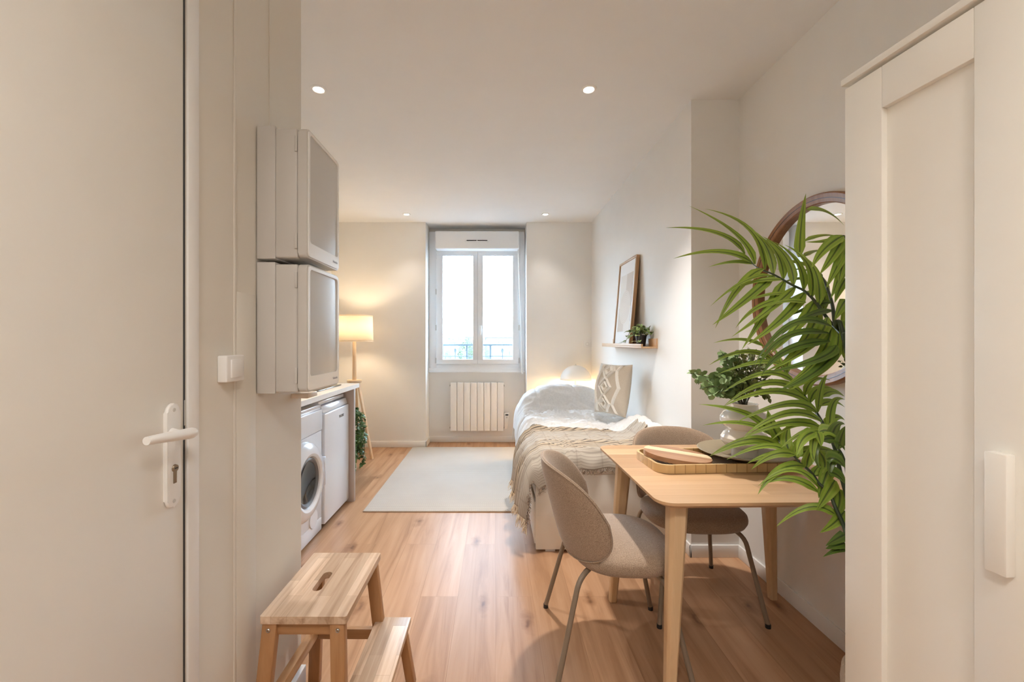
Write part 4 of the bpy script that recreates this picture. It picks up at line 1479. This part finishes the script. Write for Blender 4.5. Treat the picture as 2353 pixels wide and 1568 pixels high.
# ------------------------------------------------------------------ round mirror
MC = Vector((XA, 1.925, 1.528))
t = thing('round_mirror', 'large round wood-framed mirror on the recess wall behind the palm', 'mirror', MC)
MXm = axes((0, -1, 0), (0, 0, 1), (-1, 0, 0))
obj('mirror_frame', lathe(bmesh.new(), [(.385, 0), (.385, .030), (.389, .034), (.424, .040), (.430, .034), (.430, 0)], seg=96, mat=MXm), MIRW, t, sharp=30)
obj('frame_groove', lathe(bmesh.new(), [(.4045, .0362), (.4045, .0378), (.4065, .0382), (.4065, .0366)], seg=96, mat=MXm), DARK, t)
obj('mirror_glass', lathe(bmesh.new(), [(0, .012), (.386, .012), (.386, .002)], seg=96, mat=MXm), MIRROR, t)

# ------------------------------------------------------------------ wardrobe
wd = Vector((.0995, -.995, 0))
t = thing('wardrobe', 'tall cream wardrobe with panelled door at the right edge of the picture', 'wardrobe', (.869, 1.05, 0), math.atan2(wd.y, wd.x))
WH = 1.932
obj('carcass', Bx(0, .71, .021, .50, 0, WH, .0015), WARD, t)
obj('cornice', Bx(-.003, .72, -.008, .505, WH + .001, WH + .017, .0015), WARD, t)
for k in range(2):
    x0 = .001 + k * .354
    x1 = x0 + .351
    bm = Bx(x0, x0 + .090, 0, .020, .09, WH - .007, .0012)
    box(bm, x1 - .090, x1, 0, .020, .09, WH - .007, .0012)
    box(bm, x0 + .0905, x1 - .0905, 0, .020, WH - .102, WH - .007, .0012)
    box(bm, x0 + .0905, x1 - .0905, 0, .020, .09, .20, .0012)
    box(bm, x0 + .085, x1 - .085, .014, .0195, .15, WH - .06)
    dr = obj('door', bm, WARD, t)
    hxx = x1 - .062 if k == 0 else x0 + .030
    obj('handle', Bx(hxx, hxx + .032, -.020, 0.0, .890, 1.103, .003), WARD, dr)

# ------------------------------------------------------------------ palm
PX, PY = 1.228, 1.285
t = thing('potted_palm', 'tall green palm in a pale pot between wardrobe and dining table', 'plant', (PX, PY, 0))
obj('pot', lathe(bmesh.new(), [(0, 0), (.105, 0), (.118, .012), (.136, .12), (.139, .215), (.135, .256), (.128, .264), (.122, .260), (.119, .23), (0, .22)], seg=44), POTM, t)
obj('soil', lathe(bmesh.new(), [(0, .243), (.1205, .237)], seg=32), SOIL, t)
PO = Vector((PX, PY, 0))
rnd = random.Random(2)


def za(x, y): return (1500 + x * .3061, 420 + y * .3061)
def zb(x, y): return (1560 + x * .33175, 780 + y * .33175)


def frond(name, z, rach, leaves, y0, y1, ytip, w=.0158, base=None, dark=0):
    """rach: picture points of the rachis (tip last), leaves: (node, middle, end); y0..y1 the depth along the rachis, ytip depth offset of the leaf ends."""
    n = len(rach)
    P = [px(*z(*q), y0 + (y1 - y0) * i / (n - 1)) for i, q in enumerate(rach)]
    pth = spline(([Vector(base) if base else Vector((PX, PY, .25))] + P), 6)
    bm = bmesh.new()
    m = len(pth)
    tube(bm, [p - PO for p in pth], [.007 - .0055 * i / (m - 1) for i in range(m)], 6, mi=1)
    for lf in leaves:
        nd, md, tp = lf[:3]
        k = lf[3] if len(lf) > 3 else 1.0
        # the rachis point closest to the leaf's node in the picture gives its depth
        xx, yy = z(*nd)
        best = min(P, key=lambda p: (CX + F * p.x / p.y - xx) ** 2 + (CY - F * (p.z - CH) / p.y - yy) ** 2)
        d0 = best.y
        dt = ytip * rnd.uniform(.5, 1.2)
        if lf[2][1] > lf[0][1] + 120:
            dt = -abs(ytip) * rnd.uniform(.3, .8)
        a, b, c = px(*z(*nd), d0), px(*z(*md), d0 + dt * .45), px(*z(*tp), d0 + dt)
        path = through(a, b, c, 12)
        up = Vector((-.25 + rnd.uniform(-.25, .25), -.72, .55 + rnd.uniform(-.25, .25)))
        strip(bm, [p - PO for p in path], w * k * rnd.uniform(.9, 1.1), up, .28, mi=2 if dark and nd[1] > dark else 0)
    obj(name, bm, [PALM, PALMST, PALMD], t, sharp=80)


# upper frond sweeping to the left
frond('frond', za, [(1480, 1400), (1440, 1180), (1390, 1105), (1330, 1045), (1240, 920), (1190, 860), (1130, 808), (1050, 770), (975, 727), (900, 686), (830, 660), (775, 630), (742, 600), (690, 540)], [
    ((690, 535), (480, 378), (95, 338)), ((765, 612), (620, 385), (268, 172)), ((840, 652), (725, 352), (385, 195)), ((742, 600), (490, 520), (150, 572), 1.1),
    ((760, 612), (600, 597), (415, 635), .8), ((905, 688), (850, 480), (715, 340)), ((978, 725), (935, 540), (800, 400)), ((1055, 770), (1000, 565), (820, 400)),
    ((1130, 806), (1085, 600), (905, 440)), ((1190, 860), (1165, 620), (985, 465)), ((1245, 920), (1230, 700), (1140, 560)),
    ((830, 648), (645, 790), (468, 1095), 1.15), ((915, 692), (690, 885), (447, 1070), 1.1), ((992, 732), (850, 970), (665, 1258), 1.1), ((1068, 785), (880, 950), (590, 1160)),
    ((1145, 822), (970, 1020), (705, 1222), 1.1), ((1222, 878), (1090, 1075), (870, 1292), 1.15), ((1255, 942), (1130, 1200), (885, 1430), 1.15), ((1312, 1012), (1180, 1225), (830, 1425), 1.1),
    ((1340, 1062), (1250, 1310), (975, 1538), 1.2), ((1392, 1112), (1320, 1350), (1010, 1565), 1.1),
    ((900, 700), (690, 740), (430, 930), .7), ((975, 730), (760, 745), (560, 830), .7), ((1050, 870), (800, 930), (620, 1095), .7), ((1000, 830), (830, 850), (690, 900), .6), ((1150, 900), (1000, 890), (860, 930), .7)],
    1.20, 1.66, .08)
# second frond arching over from behind
frond('frond', za, [(1460, 1300), (1375, 1085), (1350, 930), (1320, 820), (1270, 710), (1200, 630), (1150, 585), (1110, 560)], [
    ((1100, 560), (1112, 330), (1150, 80), 1.25), ((1155, 205), (1300, 220), (1440, 325), .9), ((1140, 440), (1280, 398), (1425, 412), .7), ((1135, 555), (1200, 520), (1285, 505), .7),
    ((1340, 1080), (1040, 1065), (760, 1370), .9), ((1320, 1130), (1000, 1160), (788, 1392), .9), ((1330, 1190), (1000, 1265), (815, 1455), .9), ((1380, 1222), (1230, 1330), (838, 1428), 1.1),
    ((1390, 1250), (1210, 1430), (940, 1560), 1.1), ((1270, 710), (1150, 660), (905, 650), .7), ((1300, 760), (1130, 720), (950, 760), .7), ((1320, 830), (1150, 830), (990, 900), .7),
    ((1340, 900), (1200, 930), (1000, 1010), .8), ((1350, 960), (1150, 1010), (960, 1150), .8), ((1200, 630), (1080, 600), (900, 560), .6), ((1270, 710), (1290, 900), (1240, 1000), .9), ((1200, 630), (1230, 760), (1235, 900), .9)],
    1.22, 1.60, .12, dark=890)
# frond at the right drooping next to the wardrobe
frond('frond', za, [(1530, 1200), (1500, 800), (1475, 500), (1445, 410), (1425, 398)], [
    ((1430, 400), (1290, 500), (1190, 645), 1.15), ((1432, 420), (1345, 560), (1250, 692), 1.1), ((1442, 520), (1380, 640), (1300, 795), 1.1), ((1445, 565), (1400, 705), (1335, 872), 1.1),
    ((1450, 720), (1405, 800), (1365, 905)), ((1450, 880), (1405, 950), (1365, 1035)), ((1470, 470), (1420, 640), (1395, 760), 1.0), ((1480, 900), (1440, 1100), (1400, 1230)), ((1500, 1000), (1430, 1180), (1440, 1330)), ((1430, 400), (1300, 440), (1140, 445), .8)],
    1.26, 1.26, .06)
# middle frond over the vase
frond('frond', zb, [(1180, 1150), (1120, 930), (1075, 740), (1000, 590), (960, 520), (910, 445), (870, 392), (830, 340), (795, 297), (745, 240), (690, 165), (600, 60)], [
    ((980, 612), (740, 582), (430, 692)), ((988, 572), (740, 517), (440, 682)), ((952, 507), (740, 450), (385, 582)), ((908, 442), (640, 362), (305, 467)), ((872, 396), (620, 302), (310, 462)),
    ((800, 300), (590, 237), (295, 372)), ((758, 230), (590, 157), (255, 247)), ((660, 150), (450, 87), (205, 182), .8), ((590, 50), (430, 2), (235, 27), .7),
    ((870, 392), (930, 285), (1050, 285), .9), ((905, 440), (970, 340), (1095, 360), .9), ((960, 505), (985, 330), (1030, 245), .7), ((985, 400), (1060, 362), (1147, 397)), ((975, 462), (1060, 432), (1150, 472)),
    ((1010, 612), (1080, 542), (1150, 562)), ((1040, 620), (1070, 440), (1150, 420), .8), ((745, 240), (760, 150), (800, 90), .7), ((700, 180), (690, 120), (660, 60), .6),
    ((1040, 660), (840, 590), (640, 700), .8), ((1060, 700), (900, 640), (700, 760), .9)],
    1.24, 1.70, .05)
# lower frond over the table
frond('frond', zb, [(1200, 1480), (1145, 1300), (1082, 1160), (1040, 1062), (970, 1000), (930, 940), (882, 892), (850, 870), (800, 812), (760, 780), (720, 742), (690, 702), (650, 672), (622, 652)], [
    ((625, 655), (460, 515), (135, 450)), ((642, 668), (440, 582), (160, 598), .9), ((705, 712), (645, 600), (615, 490), 1.5), ((760, 770), (742, 680), (770, 575), 1.4), ((722, 770), (500, 692), (210, 810)),
    ((722, 778), (520, 718), (212, 812), .7), ((748, 782), (580, 742), (325, 837), .8), ((770, 790), (620, 802), (470, 862), .8), ((802, 802), (650, 802), (498, 906), 1.1), ((818, 826), (832, 722), (945, 640), 1.2),
    ((872, 882), (690, 912), (545, 1080), 1.15), ((882, 895), (910, 780), (975, 690), 1.0), ((970, 1030), (780, 905), (543, 1022), .8), ((967, 1060), (760, 965), (560, 1018), .8),
    ((975, 780), (1012, 860), (985, 945), 1.2), ((1042, 885), (1000, 1000), (968, 1102), 1.2), ((1082, 978), (1020, 1080), (953, 1187), 1.3), ((1112, 1040), (1110, 1150), (1063, 1267), 1.3),
    ((1150, 1190), (1080, 1270), (975, 1342), 1.2), ((1100, 1232), (900, 1165), (668, 1305), .9), ((850, 870), (960, 800), (1080, 880), .9), ((800, 812), (960, 760), (1120, 800), 1.0), ((930, 940), (980, 880), (960, 720), .9), ((930, 945), (950, 900), (1000, 860), .8)],
    1.20, 1.52, .05)
# frond close to the wardrobe, lower right
frond('frond', zb, [(1230, 1300), (1190, 1100), (1160, 900), (1120, 780), (1040, 690), (975, 640)], [
    ((970, 640), (1060, 642), (1150, 735), 1.2), ((985, 700), (1080, 692), (1150, 772), 1.3), ((1020, 830), (1090, 832), (1150, 892), 1.4), ((1040, 920), (1100, 942), (1150, 1002), 1.3), ((950, 645), (860, 690), (815, 815), 1.1),
    ((945, 648), (925, 760), (935, 860), .8), ((965, 700), (940, 780), (975, 900), .8), ((1150, 1355), (1090, 1386), (1015, 1432), 1.1), ((1150, 1412), (1090, 1432), (1015, 1452), .9), ((1150, 1452), (1080, 1467), (995, 1510), .6),
    ((960, 640), (975, 690), (985, 745), .9), ((1100, 760), (1130, 660), (1160, 600)), ((1050, 700), (1090, 600), (1150, 590), 1.0), ((1120, 780), (1060, 850), (1045, 960)), ((1150, 1440), (1135, 1455), (1120, 1475), 1.0)],
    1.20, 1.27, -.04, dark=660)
for k, (dx, dy, hh) in enumerate(((-.03, .01, .62), (.025, -.02, .55), (.02, .03, .75))):
    obj('cane', tube(bmesh.new(), [(dx, dy, .235), (dx * 1.2, dy, hh * .6), (dx * .6, dy, hh)], [.012, .010, .007], 8), PALMST, t)

# ------------------------------------------------------------------ step stool
t = thing('step_stool', 'acacia wood step stool with hand slot beside the entry wall', 'stool', (-.56, 1.41, 0))
bm = bmesh.new()
x0, x1, y0, y1 = -.684, -.432, 1.224, 1.594
no = 4 * 7
outer = rrect(x0, x1, y0, y1, .006, 6)
inner = [(a, b) for a, b in rrect(-.590, -.560, 1.350, 1.462, .0149, 6)]
prism(bm, outer, .478, .500, hole=inner)
bmesh.ops.remove_doubles(bm, verts=bm.verts[:], dist=1e-5)
top = obj('top_board', bm, ACACIA, t, sharp=30, world=True)
SP = []


def leg(tp, bt, wx, wy, name='leg', m=ACACIAZ):
    tp, bt = Vector(tp), Vector(bt)
    q = lambda c: [c + Vector(v) for v in ((-wx, -wy, 0), (wx, -wy, 0), (wx, wy, 0), (-wx, wy, 0))]
    return obj(name, hexa(bmesh.new(), q(bt), q(tp), .003), m, t, world=True)


leg((-.658, 1.243, .478), (-.692, 1.205, 0), .021, .014)
leg((-.462, 1.243, .478), (-.440, 1.205, 0), .021, .014)
leg((-.658, 1.576, .478), (-.688, 1.608, 0), .021, .014)
leg((-.462, 1.576, .478), (-.418, 1.608, 0), .021, .014)
obj('top_rail', Bx(-.640, -.482, 1.238, 1.256, .438, .477, .002), ACACIAX, t, world=True)
obj('top_rail', Bx(-.640, -.482, 1.562, 1.580, .438, .477, .002), ACACIAX, t, world=True)
obj('side_stretcher', Bx(-.688, -.660, 1.235, 1.585, .195, .232, .003), ACACIAY, t, world=True)
obj('step_rail', Bx(-.66, -.345, 1.572, 1.592, .188, .226, .002), ACACIAX, t, world=True)
obj('step_rail', Bx(-.66, -.345, 1.222, 1.242, .188, .226, .002), ACACIAX, t, world=True)
obj('step_board', Bx(-.450, -.320, 1.215, 1.606, .228, .250, .003), ACACIA, t, world=True)
leg((-.352, 1.588, .228), (-.318, 1.602, 0), .016, .018, 'step_leg')
leg((-.352, 1.232, .228), (-.318, 1.215, 0), .016, .018, 'step_leg')
for x in (-.660, -.458):
    sc_ = obj('screw', lathe(bmesh.new(), [(.0028, .0025), (.0045, .003), (.006, .0015), (.0065, 0)], seg=18, mat=Matrix.Translation((x, 1.2268, .458)) @ axes((1, 0, 0), (0, 0, 1), (0, -1, 0))), STEEL, t, world=True)

# ------------------------------------------------------------------ outside the window
t = thing('balcony_railing', 'slate blue metal railing outside the window', 'railing', (-.23, 5.78, .4))
YRL = 5.78
k = YRL / F
zt = CH - (793 - CY) * k; zl = CH - (819 - CY) * k
obj('handrail', Bx(-.95, .49, YRL - .018, YRL + .018, zt - .011, zt + .011, .003), RAIL, t, world=True)
obj('lower_rail', Bx(-.95, .49, YRL - .010, YRL + .010, zl - .006, zl + .006, .002), RAIL, t, world=True)
for X in (1018, 1073, 1127, 1182):
    xx = (X - CX) * k
    obj('post', Bx(xx - .010, xx + .010, YRL - .01, YRL + .01, .42, zt - .008, .001), RAIL, t, world=True)
for X in (1046, 1154.5):
    xx = (X - CX) * k
    bm = lathe(bmesh.new(), [(.005, -.6), (.005, .09), (.010, .10), (.017, .125), (.018, .14), (.012, .149), (0, .151)], (xx, YRL, zl - .045), 16)
    obj('baluster', bm, RAIL, t, world=True)
obj('bottom_rail', Bx(-.95, .49, YRL - .010, YRL + .010, .44, .46, .002), RAIL, t, world=True)
struct('trim_4', Bx(WL - .15, WR + .15, 5.62, 5.86, .33, .42), STREET, 'outer window ledge under the railing', 'ledge')
struct('ground', Bx(-1500, 1500, 6.2, 1150, -15.2, -15), STREET, 'pale street level far below the window', 'ground')


def building(label, x0, x1, ytop, Y, depth, roof, rmat, wins, base=-15):
    """x0,x1 and ytop in picture pixels at distance Y."""
    a, b, zt = (x0 - CX) * Y / F, (x1 - CX) * Y / F, CH - (ytop - CY) * Y / F
    t = thing('city_building', label, 'building', ((a + b) / 2, Y, base), group='hazy city buildings seen through the window')
    obj('walls', Bx(a, b, Y, Y + depth, base, zt), CITYW, t, world=True)
    rz = roof * Y / F
    o = .02 * (b - a)
    bm = hexa(bmesh.new(), [(a - o, Y - o, zt), (b + o, Y - o, zt), (b + o, Y + depth, zt), (a - o, Y + depth, zt)], [(a + o * 2, Y + depth * .4, zt + rz), (b - o * 2, Y + depth * .4, zt + rz), (b - o * 2, Y + depth * .6, zt + rz), (a + o * 2, Y + depth * .6, zt + rz)])
    obj('roof', bm, rmat, t, world=True)
    for (wx, wy, ww, wh) in wins:
        p, q = px(wx, wy, Y), px(wx + ww, wy + wh, Y)
        obj('window', Bx(p.x, q.x, Y - .05, Y + .1, q.z, p.z), CITYWIN, t, world=True)


building('far pale building with long red tiled roof seen through the right pane', 1114, 1178, 776, 210, 30, 6.5, CITYR, [(1139, 779, 1.4, 2.4), (1145, 779, 1.4, 2.4), (1139, 785, 1.4, 2.6), (1145.5, 785, 1.4, 2.6), (1154, 786, 1.4, 2.4), (1172, 781, 1.4, 2.2), (1115, 777, 1.5, 6)])
building('nearer white house low in the right pane with one dark window', 1130, 1190, 797, 95, 14, 1.2, CITYW, [(1169.5, 808, 2.6, 8.5)])
building('far grey curved-roof hall at the left of the left pane', 1026, 1046, 775, 240, 30, 4.5, CITYG, [(1030, 778, 4, 2), (1040, 779, 2, 2)])
building('small far house with dark zinc roof left of the tree top', 1056, 1066, 778, 190, 14, 3.0, CITYG, [(1058, 780, 1.4, 2)])
building('pale long building in the left pane behind the railing', 1012, 1062, 787, 150, 20, 5.0, CITYR, [(1044, 789, 2.2, 2), (1024, 792, 2, 3), (1034, 792, 2, 3)])
building('far row of pale houses on the left skyline', 1066, 1100, 775, 260, 20, 2.0, CITYR, [(1070, 777, 1.2, 1.6), (1075, 777, 1.2, 1.6), (1080, 777, 1.2, 1.6)])
bm = bmesh.new()
vs = []
n = 40
for i in range(n):
    x = -420 + 840 * i / (n - 1)
    z = 14 + 10 * noise.noise(Vector((x * .006, 3, 1))) + 3 * noise.noise(Vector((x * .03, 1, 1)))
    vs.append((bm.verts.new((x, 900, -15.1)), bm.verts.new((x, 960, z)), bm.verts.new((x, 1100, -15.1))))
for a, b in zip(vs, vs[1:]):
    bm.faces.new((a[0], b[0], b[1], a[1])); bm.faces.new((a[1], b[1], b[2], a[2]))
tag(obj('hill', bm, HILL, sharp=180), 'pale hazy hill line on the horizon outside the window', 'hill', kind='structure')


def tree(label, xc, ytop, rpx, hpx, Y):
    c = px(xc, ytop + hpx, Y)
    t = thing('tree', label, 'tree', (c.x, Y, -15), group='trees outside the window')
    rx, rz = rpx * Y / F, hpx * Y / F
    rnd = random.Random(int(xc))
    bm = bmesh.new()
    uvl = bm.loops.layers.uv.verify()
    for k in range(1500):
        v = Vector((rnd.gauss(0, 1), rnd.gauss(0, 1), rnd.gauss(0, 1))).normalized()
        rr = (.55 + .45 * rnd.random() ** .6) * (1 + .28 * noise.noise(v * 2.2 + Vector((xc, 0, 0))))
        p = Vector((c.x + v.x * rx * rr, Y + v.y * rx * rr, c.z + v.z * rz * rr))
        s2 = .05 * rx * rnd.uniform(.6, 1.5)
        a = Vector((rnd.uniform(-1, 1), rnd.uniform(-1, 1), rnd.uniform(-1, 1))).normalized(); b = a.orthogonal().normalized()
        bm.faces.new([bm.verts.new(p + a * s2), bm.verts.new(p + b * s2), bm.verts.new(p - a * s2), bm.verts.new(p - b * s2)])
    obj('crown', bm, TREEL, t, world=True)
    obj('trunk', tube(bmesh.new(), [(c.x, Y, -15), (c.x, Y, c.z - rz * .2)], [.2, .08], 8), STEMB, t, world=True)


tree('large pale green tree rising behind the railing in the left pane', 1072, 779, 21, 36, 42)
tree('small pale green tree at the lower left corner of the left pane', 1029, 803, 9, 26, 48)
tree('pale green tree behind the railing at the left of the right pane', 1113, 790, 13, 34, 45)

# ------------------------------------------------------------------ daylight, camera, colour
wld = bpy.data.worlds.new('sky')
bpy.context.scene.world = wld
wld.use_nodes = True
nt = wld.node_tree
bg = nt.nodes['Background']
tc = N(nt, 'ShaderNodeTexCoord'); sp = N(nt, 'ShaderNodeSeparateXYZ'); L(nt, tc.outputs['Generated'], sp.inputs[0])
cr = ramp(nt, sp.outputs['Z'], [(0.0, (0.72, 0.85, 1.0)), (0.5, (0.56, 0.75, 1.0))])
L(nt, cr, bg.inputs['Color'])
bg.inputs['Strength'].default_value = 13
# window portal: steers sky sampling through the opening, gives no light of its own
pl = lamp('AREA', 'window_portal', (-.234, 5.60, 1.72), 1, (1, 1, 1), shape='RECTANGLE', size=1.25)
pl.data.size_y = 1.65
pl.rotation_euler = (R(-90), 0, 0)
pl.data.cycles.is_portal = True

cam = bpy.data.cameras.new('camera')
co = bpy.data.objects.new('camera', cam)
C.objects.link(co)
co.location = (0, 0, CH)
co.rotation_euler = (R(90), 0, 0)
cam.sensor_fit = 'HORIZONTAL'
cam.sensor_width = 36
cam.lens = 36 * F / 2353
cam.shift_x = (2353 / 2 - CX) / 2353
cam.shift_y = -(1568 / 2 - CY) / 2353
cam.clip_start = .02
cam.clip_end = 3000
sc = bpy.context.scene
sc.camera = co
sc.view_settings.view_transform = 'Standard'
sc.view_settings.look = 'None'
sc.view_settings.exposure = 1.27
sc.view_settings.gamma = 1.0
sc.view_settings.use_curve_mapping = False
sc.cycles.max_bounces = 12
sc.cycles.diffuse_bounces = 8
sc.cycles.glossy_bounces = 4
sc.cycles.transparent_max_bounces = 16
sc.cycles.sample_clamp_indirect = 8
sc.cycles.caustics_reflective = False
sc.cycles.caustics_refractive = False
